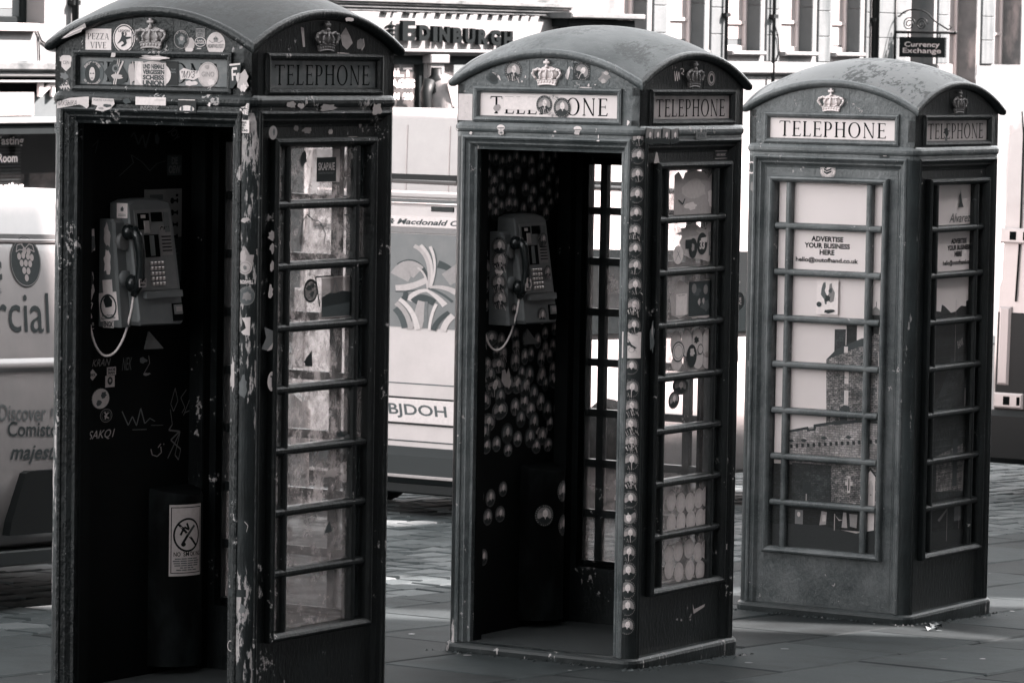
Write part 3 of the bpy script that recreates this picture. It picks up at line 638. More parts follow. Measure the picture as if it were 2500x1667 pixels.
(1,'I',.0006,-.191,1.131,.108,.079,0,[('e',0,0,1,1,.5),('g',0,0,1,1,.06,.02),('b',.3,.3,.4,.4,.06,111),('b',-.2,-.4,.4,.3,.08,112)]),
(1,'I',.0006,-.24,1.222,.054,.042,0,[('p',((0,1),(1,0),(0,-1),(-1,0)),.5),('t','SNOE',0,0,.55,.25,.02,'B')]),
(1,'I',.0006,-.128,1.23,.054,.03,0,[('r',0,0,1,1,.5),('t','SNOE\nMAN',0,0,.85,.75,.02,'B')]),
(1,'I',.0006,-.188,1.265,.123,.033,0,[('t','KRAN',0,0,.9,.8,.22,'i')]),
(1,'I',.0006,-.157,1.066,.072,.051,0,[('g',0,0,1,1,.08,.2),('g',0,0,.75,.75,.08,.14),('l',((-.3,.5),(.1,.1),(-.2,-.5)),.2,.4),('l',((.35,.4),(-.3,-.1),(.4,-.4)),.2,.4)]),
(1,'I',.0006,-.19,.996,.182,.045,0,[('t','-SAKQ1',0,0,.95,.8,.4,'i')]),
(1,'I',.0006,-.034,1.252,.076,.053,0,[('t','NEK',0,0,.8,.9,.12,'i')]),
(1,'I',.0006,.09,1.239,.125,.081,0,[('b',-.4,.5,.4,.35,.14,115),('l',((-.4,-.8),(.2,.2),(.1,.9)),.06,.22),('b',-.1,-.8,.45,.15,.25,116)]),
(1,'I',.0006,.064,1.039,.251,.091,0,[('l',((-1,.8),(-.7,-.4),(-.5,.3),(-.3,-.5),(-.1,.9),(.1,-.4),(.35,0),(.6,-.3)),.05,.14),('l',((-.5,-.8),(.2,-.9)),.05,.14),('l',((.4,-.6),(1,-.7)),.04,.14)]),
(1,'I',.0006,.315,1.056,.176,.195,0,[('l',((-.6,.9),(-.9,.3),(-.7,0),(-.4,.4),(-.6,.9)),.04,.16),('l',((.2,.8),(-.2,.5),(.1,.1),(-.1,-.1)),.04,.16),('l',((0,-.2),(.5,.5),(.6,0),(.1,-.1)),.04,.16),('l',((.9,-.2),(.5,-.9)),.04,.16)]),
(1,'I',.0006,.265,.967,.09,.195,0,[('l',((-.7,1),(-.4,.4),(-.9,.2),(.6,.1),(-.6,-.2),(.8,-.6),(.5,-1),(0,-.8),(.7,.1),(-1,-.9)),.07,.16)]),
(1,'I',.0006,.155,.916,.087,.055,0,[('l',((-.9,.2),(-.7,-.6),(0,-.9),(.6,-.4),(.5,.4)),.12,.3),('l',((.1,.3),(.5,.8)),.14,.3),('e',.9,.7,.08,.1,.3)]),
(1,'I',.0006,.237,2.104,.092,.071,-.9,[('t','JOY',0,0,.7,.7,.16,'i')]),
(1,'I',.0006,.244,1.989,.092,.077,0,[('r',0,0,1,1,.05),('t','DE\nOEW',0,0,.8,.8,.14,'B')]),
(1,'I',.0006,.064,2.087,.176,.062,0,[('l',((-1,.3),(-.8,.9),(-.5,-.6),(-.2,.6),(0,-1),(.3,.9)),.12,.05),('b',.8,.1,.2,.8,.06,118)]),
(1,'I',.0006,-.268,2.051,.124,.081,0,[('l',((-.9,.2),(-.6,-.9),(-.6,-.1),(.2,.3),(.8,.9),(.5,-.3)),.07,.05)]),
(1,'I',.0006,.049,1.992,.286,.088,0,[('l',((-1,-.9),(-.4,.2),(-.5,.9),(0,.2),(.3,-.5),(.6,.1),(1,.3)),.05,.035)]),
(2,'F',-.0114,-.271,2.452,.08,.052,0,[('b',0,0,1,1,.03,120),('b',.1,0,.6,.6,.02,121)]),
(2,'F',-.0114,-.252,2.46,.044,.034,0,[('p',((-1,1),(0,.7),(.7,.1),(1,-1),(.5,-.6),(-.2,.3)),.6)]),
(2,'F',-.0114,.096,2.48,.022,.059,0,[('p',((.7,1),(.9,.2),(.2,-.8),(-.4,-1),(-1,-.4),(-.5,.3)),.7)]),
(2,'F',-.0114,.163,2.487,.083,.072,0,[('r',0,0,1,1,.015)]),
(2,'F',-.0114,.273,2.465,.062,.06,0,[('b',0,0,1,1,.22,124),('b',.2,.6,.5,.3,.5,125),('b',-.2,-.5,.5,.4,.4,126)]),
(2,'F',-.0114,-.117,2.454,.03,.035,0,[('b',-.6,-.7,.35,.3,.55,127),('b',.5,.4,.25,.5,.5,128)]),
(2,'F',-.0114,.192,2.428,.107,.026,0,[('b',-.2,-.5,.7,.18,.5,129),('b',.1,.3,.1,.6,.5,130),('b',.7,.5,.1,.2,.55,131)]),
(2,'F',-.0114,-.404,2.329,.07,.111,0,[('r',0,0,1,1,.56),('e',.0,-.4,.03,.02,.05),('e',.3,.3,.03,.02,.05)]),
(2,'F',-.0188,-.137,2.35,.161,.053,0,[('r',0,0,1,1,.72)]),
(2,'F',-.0188,-.25,2.329,.041,.034,0,[('b',0,0,1,1,.3,133)]),
(2,'F',-.0188,.025,2.342,.089,.1,0,[('e',0,0,1,1,.6),('c','OUT OF HAND',.8,2.5,.6,.2,.1),('c','OUT OF HAND',.8,3.8,5.6,.2,.1),('g',0,0,.62,.62,.05,.2)]),
(2,'F',.0086,-.214,2.236,.043,.05,0,[('e',0,.45,.9,.5,.66),('b',0,-.3,.8,.6,.45,135),('l',((-.8,.35),(.8,.4)),.14,.03),('b',.1,-.4,.4,.2,.1,136)]),
(2,'F',.0086,.16,2.242,.042,.043,0,[('e',0,.45,.9,.5,.66),('b',0,-.3,.8,.6,.45,137),('l',((-.8,.2),(.8,.3)),.12,.03)]),
(2,'F',.0086,.26,2.217,.02,.032,0,[('b',0,.3,.3,.6,.7,138),('b',0,-.8,.9,.2,.7,139)]),
(2,'F',.0086,-.362,2.222,.019,.016,0,[('b',0,0,1,1,.6,140)]),
(2,'F',.0086,.051,2.237,.015,.01,0,[('b',0,0,1,1,.6,141)]),
(2,'F',.0006,.396,2.281,.017,.026,0,[('b',0,0,1,1,.65,142)]),
(2,'F',-.0114,-.169,2.484,.083,.083,0,[('P',2)]),
(2,'F',-.0108,.165,2.488,.084,.078,-.7,[('P',1)]),
(2,'F',-.0176,-.019,2.347,.083,.082,0,[('P',2)]),
(2,'F',-.0164,.068,2.336,.082,.083,0,[('P',0)]),
(2,'C',.0006,-.003,2.22,.061,.077,0,[('P',1)]),
(2,'C',.0006,-.004,2.147,.066,.073,0,[('P',0)]),
(2,'C',.0009,-.004,2.07,.066,.073,0,[('P',1)]),
(2,'C',.0006,-.005,1.987,.067,.073,0,[('P',0)]),
(2,'C',.0009,-.007,1.91,.067,.073,0,[('P',0)]),
(2,'C',.0006,-.01,1.837,.068,.073,0,[('P',2)]),
(2,'C',.0009,-.008,1.763,.068,.073,0,[('P',0)]),
(2,'C',.0006,-.008,1.693,.068,.073,0,[('P',1)]),
(2,'C',.0009,-.007,1.612,.068,.074,0,[('P',1)]),
(2,'C',.0006,-.01,1.529,.068,.074,0,[('P',3)]),
(2,'C',.0009,-.008,1.447,.068,.074,0,[('P',1)]),
(2,'C',.0006,-.017,1.278,.071,.074,0,[('P',0)]),
(2,'C',.0006,-.014,1.189,.075,.08,0,[('P',1)]),
(2,'C',.0009,-.013,1.112,.075,.08,0,[('P',2)]),
(2,'C',.0006,-.014,1.035,.075,.08,0,[('P',2)]),
(2,'C',.0009,-.011,.966,.074,.08,0,[('P',3)]),
(2,'C',.0006,-.01,.889,.074,.08,0,[('P',1)]),
(2,'C',.0009,-.008,.809,.074,.08,0,[('P',3)]),
(2,'C',.0006,-.007,.729,.073,.08,0,[('P',0)]),
(2,'C',.0009,-.013,.66,.075,.08,3.14,[('P',0)]),
(2,'C',.0006,-.009,.585,.074,.08,0,[('P',1)]),
(2,'C',.0009,-.011,.507,.074,.08,0,[('P',1)]),
(2,'C',.0006,-.015,.429,.076,.08,0,[('P',0)]),
(2,'C',.0009,-.013,.354,.075,.08,0,[('P',0)]),
(2,'C',.0006,-.014,.282,.075,.08,0,[('P',0)]),
(2,'C',.0009,-.012,.202,.075,.08,0,[('P',0)]),
(2,'C',.0008,-.015,1.367,.085,.108,0,[('r',0,0,1,1,.62),('t','OLD TOWN',0,.78,.6,.06,.2,'b'),('p',((-.4,.5),(-.2,.3),(0,.05),(.5,-.2),(.3,-.3),(.6,-.55),(.1,-.2),(-.1,-.1)),.03),('g',0,-.35,.3,.22,.2,.3),('b',-.3,.1,.25,.2,.03,145)]),
(2,'C',.0006,.036,1.563,.034,.047,0,[('l',((-.9,.9),(-.2,.5),(.2,.6),(.5,-.1),(.9,-.7),(-.3,-.8)),.16,.7)]),
(2,'C',.0006,-.041,1.801,.025,.021,0,[('l',((.2,.9),(-.4,.1),(.2,-.7)),.2,.7)]),
(2,'C',.0006,-.042,1.732,.021,.018,0,[('g',0,0,.8,.9,.3,.65)]),
(2,'R',.0086,-.232,2.236,.035,.017,0,[('b',0,0,1,1,.02,147)]),
(2,'R',.0086,-.394,2.227,.069,.062,0,[('P',4)]),
(2,'R',.0086,-.328,2.227,.07,.062,0,[('P',4)]),
(2,'R',.0086,-.256,2.226,.07,.062,0,[('P',4)]),
(2,'R',.0086,-.183,2.225,.071,.063,0,[('P',4)]),
(2,'R',.0086,.043,2.226,.091,.03,0,[('r',0,0,1,1,.14),('t','FVN',0,0,.6,.5,.05,'b')]),
(2,'R',-.027,.283,2.142,.108,.034,0,[('r',0,0,1,1,.5),('r',0,0,1,.86,.012),('t','AERO MUSIC',0,0,.75,.3,.5,'b')]),
(2,'R',-.0114,-.119,2.48,.092,.059,0,[('l',((-.9,.5),(-.7,-.9),(-.5,.5),(-.3,-.9),(-.1,.4),(.1,-.7)),.12,.6),('l',((.2,.8),(.6,.9),(.8,.5),(.4,.2),(.8,0)),.13,.6)]),
(2,'R',-.0114,-.158,2.512,.051,.019,0,[('l',((-.8,.8),(-.7,-.8)),.2,.3),('b',.2,-.2,.3,.5,.3,150)]),
(2,'R',-.0114,.158,2.465,.064,.06,0,[('e',0,0,1,1,.5),('g',0,0,.9,.9,.16,.05),('g',0,0,.7,.7,.2,.45),('e',0,0,.45,.5,.012)]),
(2,'R',-.01,-.297,2.138,.047,.048,0,[('p',((-.3,1),(.2,.8),(1,-1),(-1,-1)),.45)]),
(2,'R',-.027,.443,1.584,.067,.063,0,[('p',((-.1,1),(1,.3),(.1,-1),(-1,-.2)),.5),('b',0,0,.4,.5,.2,151)]),
(2,'R',-.0264,.462,1.51,.11,.079,0,[('e',0,0,1,1,.012),('t','MOS\nCOC',0,0,.5,.4,.55,'B')]),
(2,'R',-.027,.427,1.464,.046,.045,0,[('b',0,0,1,1,.5,152)]),
(2,'R',-.027,.437,1.276,.072,.058,.12,[('r',0,0,1,1,.68),('r',.1,.1,.7,.45,.015),('r',0,-.2,.5,.2,.015)]),
(2,'R',-.027,.447,1.995,.032,.062,0,[('b',0,0,1,1,.3,153)]),
(2,'R',.0006,-.328,1.395,.046,.155,0,[('b',0,0,1,1,.08,154),('b',0,.3,.3,.4,.3,155)]),
(2,'R',-.027,.164,.216,.109,.046,0,[('p',((-1,1),(-.7,-.2),(1,.4),(.9,-.1),(-.8,-1)),.38)]),
(2,'R',.0,.346,.46,.042,.029,0,[('l',((-.6,-.9),(-.5,.6)),.2,.6),('l',((.3,-.8),(.4,.9)),.2,.6)]),
(2,'R',-.0368,.084,1.985,.366,.191,0,[('p',((-1,.8),(-.8,.95),(-.6,.6),(-.5,.9),(0,.97),(.4,.9),(.6,.6),(.8,.9),(1,.6),(1,-1),(-1,-1)),.34),('b',0,.1,.7,.6,.45,160),('b',-.2,-.6,.35,.2,.64,161),('b',.75,-.3,.2,.5,.6,162),('l',((-.8,-.3),(-.6,-.5),(-.5,-.25)),.05,.04)]),
(2,'R',-.0368,.087,1.762,.377,.195,0,[('b',0,0,1,1,.4,163),('b',-.3,.6,.6,.35,.3,164)]),
(2,'R',-.0358,.218,1.803,.086,.103,0,[('e',0,0,1,1,.34),('b',0,-.1,.5,.6,.2,165)]),
(2,'R',-.0358,-.056,1.726,.086,.079,0,[('e',0,0,1,1,.62),('l',((-.5,-.6),(.3,.5)),.06,.2),('l',((-.3,.5),(.5,-.5)),.06,.2)]),
(2,'R',-.0358,.028,1.768,.047,.039,0,[('r',0,0,1,1,.012)]),
(2,'R',-.0353,.07,1.75,.073,.086,0,[('e',0,0,1,1,.015),('b',0,.1,.4,.5,.3,166)]),
(2,'R',-.0353,.148,1.767,.09,.094,0,[('e',0,0,1,1,.012),('t','33',0,-.1,.5,.4,.55,'B'),('p',((-.3,.5),(.9,.6),(.9,.1),(-.2,.2)),.55)]),
(2,'R',-.0358,.242,1.757,.067,.086,0,[('r',0,0,1,1,.1),('g',0,0,.8,.9,.12,.5),('t','OB',0,.3,.5,.25,.5,'B')]),
(2,'R',-.0368,.082,1.534,.366,.189,0,[('b',-.2,0,1,1.05,.4,168)]),
(2,'R',-.0358,-.02,1.516,.094,.09,0,[('r',0,0,1,1,.66),('t','SCAN',0,.86,.6,.05,.1,'b')]),
(2,'R',-.0362,.149,1.531,.221,.16,0,[('p',((-1,1),(1,1),(.9,-.9),(.5,-1),(-1,-.9)),.5)]),
(2,'R',-.0356,.14,1.535,.2,.148,0,[('r',0,0,1,1,.03),('b',-.3,.4,.4,.3,.09,170),('b',.4,-.4,.4,.4,.1,171),('e',-.55,.6,.2,.28,.2),('e',.45,.5,.2,.28,.22),('b',-.1,-.2,.14,.22,.4,172),('b',.25,-.15,.12,.2,.35,173)]),
(2,'R',-.0368,-.06,1.352,.092,.109,0,[('e',0,0,1,1,.5),('g',0,0,1,1,.04,.2)]),
(2,'R',-.0368,.033,1.351,.093,.116,0,[('e',0,0,1,1,.5),('g',0,0,1,1,.04,.2)]),
(2,'R',-.0368,.126,1.352,.094,.116,0,[('e',0,0,1,1,.5),('g',0,0,1,1,.04,.2)]),
(2,'R',-.0368,.214,1.342,.098,.123,0,[('e',0,0,1,1,.52),('g',0,0,1,1,.04,.2)]),
(2,'R',-.0368,-.05,1.27,.092,.067,0,[('e',0,0,1,1,.5),('g',0,0,1,1,.04,.2)]),
(2,'R',-.0368,.135,1.278,.1,.086,0,[('e',0,0,1,1,.5),('g',0,0,1,1,.04,.2)]),
(2,'R',-.0368,.217,1.268,.088,.074,0,[('e',0,0,1,1,.5),('g',0,0,1,1,.04,.2)]),
(2,'R',-.0358,-.04,1.318,.107,.087,0,[('g',0,0,1,1,.14,.03),('e',0,0,.86,.86,.55),('g',0,0,.7,.7,.08,.1)]),
(2,'R',-.0353,.076,1.294,.087,.098,0,[('e',0,0,1,1,.02),('b',.1,.3,.6,.4,.5,175)]),
(2,'R',-.0353,.151,1.319,.05,.046,0,[('g',0,0,1,1,.2,.03),('e',0,0,.8,.8,.5)]),
(2,'R',-.0358,.117,1.36,.053,.034,0,[('b',0,0,1,1,.02,176)]),
(2,'R',-.0362,-.075,.69,.08,.085,0,[('e',0,0,1,1,.4),('b',0,0,.7,.8,.46,305)]),
(2,'R',-.0362,.008,.677,.081,.086,0,[('e',0,0,1,1,.4),('b',0,0,.7,.8,.46,350)]),
(2,'R',-.0362,.086,.671,.082,.086,0,[('e',0,0,1,1,.4),('b',0,0,.7,.8,.46,392)]),
(2,'R',-.0362,.164,.683,.082,.086,0,[('e',0,0,1,1,.4),('b',0,0,.7,.8,.46,434)]),
(2,'R',-.0368,.228,.686,.083,.086,0,[('e',0,0,1,1,.4),('b',0,0,.7,.8,.46,468)]),
(2,'R',-.0362,-.071,.595,.081,.085,0,[('e',0,0,1,1,.4),('b',0,0,.7,.8,.46,305)]),
(2,'R',-.0362,.012,.594,.081,.086,0,[('e',0,0,1,1,.4),('b',0,0,.7,.8,.46,350)]),
(2,'R',-.0368,.098,.593,.082,.086,0,[('e',0,0,1,1,.4),('b',0,0,.7,.8,.46,396)]),
(2,'R',-.0362,.178,.595,.082,.086,0,[('e',0,0,1,1,.4),('b',0,0,.7,.8,.46,440)]),
(2,'R',-.0365,.228,.59,.083,.087,0,[('e',0,0,1,1,.4),('b',0,0,.7,.8,.46,466)]),
(2,'R',-.0368,-.085,.465,.08,.084,0,[('e',0,0,1,1,.4),('b',0,0,.7,.8,.46,295)]),
(2,'R',-.0362,-.006,.472,.081,.084,0,[('e',0,0,1,1,.4),('b',0,0,.7,.8,.46,339)]),
(2,'R',-.0365,.087,.474,.082,.084,0,[('e',0,0,1,1,.4),('b',0,0,.7,.8,.46,389)]),
(2,'R',-.0365,.166,.451,.082,.085,0,[('e',0,0,1,1,.4),('b',0,0,.7,.8,.46,431)]),
(2,'R',-.0365,.233,.459,.083,.085,0,[('e',0,0,1,1,.4),('b',0,0,.7,.8,.46,467)]),
(2,'R',-.0365,-.081,.402,.081,.084,0,[('e',0,0,1,1,.4),('b',0,0,.7,.8,.46,296)]),
(2,'R',-.0365,.002,.382,.081,.084,0,[('e',0,0,1,1,.4),('b',0,0,.7,.8,.46,341)]),
(2,'R',-.0362,.097,.382,.082,.084,0,[('e',0,0,1,1,.4),('b',0,0,.7,.8,.46,393)]),
(2,'R',-.0362,.187,.373,.083,.085,0,[('e',0,0,1,1,.4),('b',0,0,.7,.8,.46,441)]),
(2,'R',-.0368,-.015,1.171,.143,.078,0,[('P',0)]),
(2,'R',-.0368,-.068,1.116,.102,.079,0,[('P',0)]),
(2,'I',.0006,-.317,2.046,.069,.073,0,[('P',5)]),
(2,'I',.0006,-.311,1.976,.075,.073,0,[('P',5)]),
(2,'I',.0006,-.231,2.041,.076,.08,0,[('P',5)]),
(2,'I',.0006,-.191,1.967,.076,.074,0,[('P',5)]),
(2,'I',.0006,-.215,1.901,.076,.067,0,[('P',5)]),
(2,'I',.0006,-.309,1.89,.075,.073,0,[('P',5)]),
(2,'I',.0006,-.13,2.04,.07,.074,0,[('P',5)]),
(2,'I',.0006,-.116,1.979,.07,.067,0,[('P',5)]),
(2,'I',.0006,-.032,1.964,.077,.074,0,[('P',5)]),
(2,'I',.0006,.01,2.051,.077,.074,0,[('P',5)]),
(2,'I',.0006,-.011,1.909,.071,.068,0,[('P',5)]),
(2,'I',.0006,.077,1.975,.071,.068,0,[('P',5)]),
(2,'I',.0006,.127,2.042,.078,.075,0,[('P',5)]),
(2,'I',.0006,.143,1.96,.072,.068,0,[('P',5)]),
(2,'I',.0006,.205,2.061,.072,.075,0,[('P',5)]),
(2,'I',.0006,.221,1.986,.066,.061,0,[('P',5)]),
(2,'I',.0006,.298,2.046,.06,.075,0,[('P',5)]),
(2,'I',.0006,.289,1.909,.066,.069,0,[('P',5)]),
(2,'I',.0006,.21,1.911,.066,.068,0,[('P',5)]),
(2,'I',.0006,.061,2.097,.065,.068,0,[('P',5)]),
(2,'I',.0006,-.062,2.099,.077,.067,0,[('P',5)]),
(2,'I',.0006,-.17,2.107,.07,.06,0,[('P',5)]),
(2,'I',.0006,-.309,2.102,.069,.06,0,[('P',5)]),
(2,'I',.0006,-.258,1.568,.113,.08,0,[('P',1)]),
(2,'I',.0006,-.259,1.484,.113,.074,0,[('P',0)]),
(2,'I',.0006,-.245,1.641,.114,.08,0,[('P',1)]),
(2,'I',.0006,-.277,1.244,.12,.07,0,[('P',0)]),
(2,'I',.0006,-.262,1.166,.12,.067,0,[('P',1)]),
(2,'I',.0006,-.185,1.34,.127,.074,0,[('P',0)]),
(2,'I',.0006,-.124,1.222,.134,.078,0,[('P',1)]),
(2,'I',.0006,-.147,1.139,.128,.074,0,[('P',0)]),
(2,'I',.0006,.016,1.231,.078,.088,0,[('P',1)]),
(2,'I',.0006,.094,1.247,.065,.075,0,[('P',0)]),
(2,'I',.0006,.232,1.233,.073,.089,0,[('P',1)]),
(2,'I',.0006,.241,1.157,.073,.089,0,[('P',0)]),
(2,'I',.0006,.039,1.135,.078,.075,0,[('P',1)]),
(2,'I',.0006,.329,1.283,.06,.069,0,[('P',0)]),
(2,'I',.0006,.379,1.184,.06,.076,0,[('P',1)]),
(2,'I',.0006,.261,1.341,.06,.062,0,[('P',0)]),
(2,'I',.0006,.34,1.358,.053,.062,0,[('P',1)]),
(2,'I',.0006,-.155,1.126,.13,.082,0,[('P',1)]),
(2,'I',.0006,-.103,1.026,.134,.085,0,[('P',0)]),
(2,'I',.0006,-.235,1.075,.113,.078,0,[('P',0)]),
(2,'I',.0006,-.198,.98,.117,.079,0,[('P',1)]),
(2,'I',.0006,-.248,1.158,.097,.069,0,[('P',0)]),
(2,'I',.0006,.03,1.128,.091,.078,0,[('P',0)]),
(2,'I',.0006,.02,1.033,.083,.087,0,[('P',1)]),
(2,'I',.0006,.096,1.05,.075,.079,0,[('P',0)]),
(2,'I',.0006,.15,1.012,.084,.079,0,[('P',0)]),
(2,'I',.0006,.233,1.042,.076,.079,0,[('P',1)]),
(2,'I',.0006,.233,1.147,.076,.07,0,[('P',0)]),
(2,'I',.0006,.313,.944,.06,.071,0,[('P',0)]),
(2,'I',.0006,.374,1.002,.068,.071,0,[('P',1)]),
(2,'I',.0006,-.211,.88,.081,.069,0,[('P',0)]),
(2,'I',.0006,-.127,.882,.074,.069,0,[('P',0)]),
(2,'I',.0006,-.032,.85,.074,.061,0,[('P',1)]),
(2,'I',.0006,.046,.892,.075,.07,0,[('P',0)]),
(2,'I',.0006,.202,.85,.084,.07,0,[('P',0)]),
(2,'I',.0006,.302,.848,.077,.062,0,[('P',1)]),
(2,'I',.0006,.392,.859,.069,.053,0,[('P',0)]),
(2,'I',.0006,-.347,.688,.08,.069,0,[('P',0)]),
(2,'I',.0006,-.263,.664,.081,.078,0,[('P',1)]),
(2,'I',.0006,-.169,.652,.082,.078,0,[('P',0)]),
(2,'I',.0006,-.068,.683,.074,.07,0,[('P',0)]),
(2,'I',.0006,-.312,.573,.08,.078,0,[('P',1)]),
(2,'I',.0006,-.189,.572,.081,.078,0,[('P',0)]),
(2,'I',.0006,-.088,.576,.082,.07,0,[('P',0)]),
(2,'I',.0006,-.301,.469,.073,.069,0,[('P',1)]),
(2,'I',.0006,-.218,.401,.073,.078,0,[('P',0)]),
(2,'I',.0006,-.346,.387,.072,.069,0,[('P',0)]),
(2,'I',.0012,.349,1.998,.054,.069,0,[('P',0)]),
(2,'I',.0012,-.251,1.967,.074,.067,0,[('P',0)]),
(2,'I',.0012,.318,2.11,.055,.068,0,[('P',5)]),
(2,'I',.0012,.063,1.888,.064,.068,0,[('P',5)]),
(2,'I',.0012,.149,1.885,.061,.068,0,[('P',5)]),
(2,'I',.0012,.118,1.923,.062,.068,0,[('P',5)]),
(2,'I',.0012,-.06,1.913,.068,.067,0,[('P',0)]),
(2,'I',.0012,.252,1.865,.058,.068,0,[('P',0)]),
(2,'I',.0012,-.27,2.007,.075,.067,0,[('P',0)]),
(2,'I',.0012,-.123,1.902,.07,.067,0,[('P',5)]),
(2,'I',.0012,-.182,2.011,.072,.067,0,[('P',0)]),
(2,'I',.0012,.121,2.09,.062,.068,0,[('P',0)]),
(2,'I',.0012,-.119,2.094,.07,.067,0,[('P',5)]),
(2,'I',.0012,.344,1.934,.055,.069,0,[('P',5)]),
(2,'I',.0012,.211,2.111,.059,.068,0,[('P',0)]),
(2,'I',.0012,.267,2.01,.057,.068,0,[('P',5)]),
(2,'I',.0012,-.345,1.941,.077,.066,0,[('P',5)]),
(2,'I',.0012,.268,2.091,.057,.068,0,[('P',5)]),
(2,'I',.0012,-.358,2.116,.077,.066,0,[('P',5)]),
(2,'I',.0012,-.169,1.876,.072,.067,0,[('P',5)]),
(2,'I',.0012,-.057,2.031,.068,.067,0,[('P',5)]),
(2,'I',.0012,-.234,2.108,.073,.067,0,[('P',5)]),
(2,'I',.0012,-.168,1.923,.071,.067,0,[('P',5)]),
(2,'I',.0012,-.253,1.877,.074,.067,0,[('P',5)]),
(2,'I',.0012,-.005,2.11,.066,.067,0,[('P',5)]),
(2,'I',.0012,.274,1.951,.057,.068,0,[('P',5)]),
(2,'I',.0012,.144,1.255,.062,.068,0,[('P',5)]),
(2,'I',.0012,-.102,1.328,.07,.068,0,[('P',0)]),
(2,'I',.0012,-.248,1.335,.075,.067,0,[('P',3)]),
(2,'I',.0012,.069,1.178,.065,.068,0,[('P',5)]),
(2,'I',.0012,.018,1.299,.066,.068,0,[('P',3)]),
(2,'I',.0012,-.086,1.271,.07,.068,0,[('P',3)]),
(2,'I',.0012,-.214,1.231,.074,.067,0,[('P',3)]),
(2,'I',.0012,.199,1.311,.06,.069,0,[('P',0)]),
(2,'I',.0012,-.039,1.123,.068,.068,0,[('P',0)]),
(2,'I',.0012,.1,1.326,.064,.068,0,[('P',5)]),
(2,'I',.0012,.265,1.275,.058,.069,0,[('P',3)]),
(2,'I',.0012,.328,1.182,.056,.069,0,[('P',0)]),
(2,'I',.0012,-.318,1.192,.077,.067,0,[('P',3)]),
(2,'I',.0012,.269,1.119,.058,.069,0,[('P',5)]),
(2,'I',.0012,.009,1.345,.067,.068,0,[('P',0)]),
(2,'I',.0012,-.309,1.298,.077,.067,0,[('P',5)]),
(2,'I',.0012,.113,1.128,.063,.068,0,[('P',3)]),
(2,'I',.0012,.401,1.296,.054,.069,0,[('P',0)]),
(2,'I',.0012,.301,1.242,.057,.069,0,[('P',0)]),
(2,'I',.0012,-.295,1.362,.076,.067,0,[('P',0)]),
(2,'I',.0012,-.139,1.282,.071,.068,0,[('P',5)]),
(2,'I',.0012,.34,1.126,.056,.069,0,[('P',0)]),
(2,'I',.0012,-.033,1.133,.093,.087,0,[('P',5)]),
(2,'I',.0012,.069,.979,.09,.087,0,[('P',5)]),
(2,'I',.0012,.134,1.165,.088,.088,0,[('P',5)]),
(2,'I',.0012,.148,.891,.088,.088,0,[('P',5)]),
(2,'I',.0012,.175,1.081,.087,.088,0,[('P',5)]),
(2,'I',.0012,-.188,1.182,.098,.086,0,[('P',5)]),
(2,'I',.0012,.179,.956,.087,.088,0,[('P',5)]),
(2,'I',.0012,-.042,.922,.094,.087,0,[('P',5)]),
(2,'I',.0012,.415,.938,.08,.089,0,[('P',0)]),
(2,'I',.0012,-.231,.937,.099,.086,0,[('P',5)]),
(2,'I',.0012,.419,1.073,.079,.089,0,[('P',5)]),
(2,'I',.0012,.097,1.112,.089,.087,0,[('P',5)]),
(2,'I',.0012,-.104,1.086,.095,.087,0,[('P',5)]),
(2,'I',.0012,.29,1.002,.083,.088,0,[('P',5)]),
(2,'I',.0012,.33,1.138,.082,.088,0,[('P',5)]),
(2,'I',.0012,.25,.891,.085,.088,0,[('P',0)]),
(2,'I',.004,-.064,1.163,.08,.085,0,[('p',((-.8,.8),(-.2,.9),(.1,.4),(.5,1),(.9,.2),(.6,-1),(-.3,-.8),(-.9,-.2)),.5)]),
(2,'I',.0006,.214,.915,.037,.044,0,[('b',0,0,1,1,.3,190)]),
(2,'I',.0006,.28,.904,.034,.057,0,[('b',0,0,1,1,.2,191)]),
(3,'F',-.0275,-.023,2.146,.084,.079,0,[('e',0,0,1,1,.66),('g',0,0,.96,.96,.05,.02),('g',0,0,.68,.68,.05,.02),('c','GLENROTHES STRANGERS',.82,3.0,.1,.13,.03),('c','TOUR SCOTLAND',.82,3.7,5.7,.13,.03),('p',((-.5,.3),(-.1,.1),(.5,.35),(.5,.15),(-.1,-.1),(-.5,.1)),.02),('p',((-.5,.0),(-.1,-.2),(.5,.05),(.5,-.15),(-.1,-.45),(-.5,-.2)),.02),('e',-.25,.35,.15,.12,.02)]),
(3,'F',.0006,.29,2.228,.063,.05,0,[('p',((-1,.9),(1,1),(.9,-.4),(.5,-.8),(-.7,-.7)),.02),('b',0,.1,.6,.4,.35,200),('b',0,-.8,.6,.15,.6,201)]),
(3,'F',.0006,-.421,2.15,.049,.06,0,[('g',0,0,1,1,.24,.7),('b',0,.1,.5,.45,.05,202)]),
(3,'F',.0006,-.415,2.058,.022,.059,0,[('b',0,0,1,1,.2,203)]),
(3,'R',-.0188,-.105,2.327,.069,.081,0,[('b',0,.3,.9,.6,.015,204),('b',0,-.6,.5,.4,.12,205),('b',.1,-.9,.4,.1,.5,206)]),
(3,'F',-.0364,-.016,1.544,.116,.162,0,[('r',0,0,1,1,.72),('p',((-.4,.85),(-.2,.9),(-.15,.65),(-.25,.4),(-.1,.2),(.0,.1),(-.05,-.4),(-.2,-.4),(-.3,-.1),(-.6,.15),(-.55,.5)),.1),('p',((.2,.8),(.4,.85),(.45,.6),(.7,.3),(.6,-.2),(.3,-.3),(.1,.1),(.15,.5)),.2),('b',.05,-.05,.3,.25,.02,208),('b',.3,.4,.2,.2,.06,209),('e',-.74,-.42,.24,.15,.05),('b',.2,-.8,.7,.15,.02,210)])]
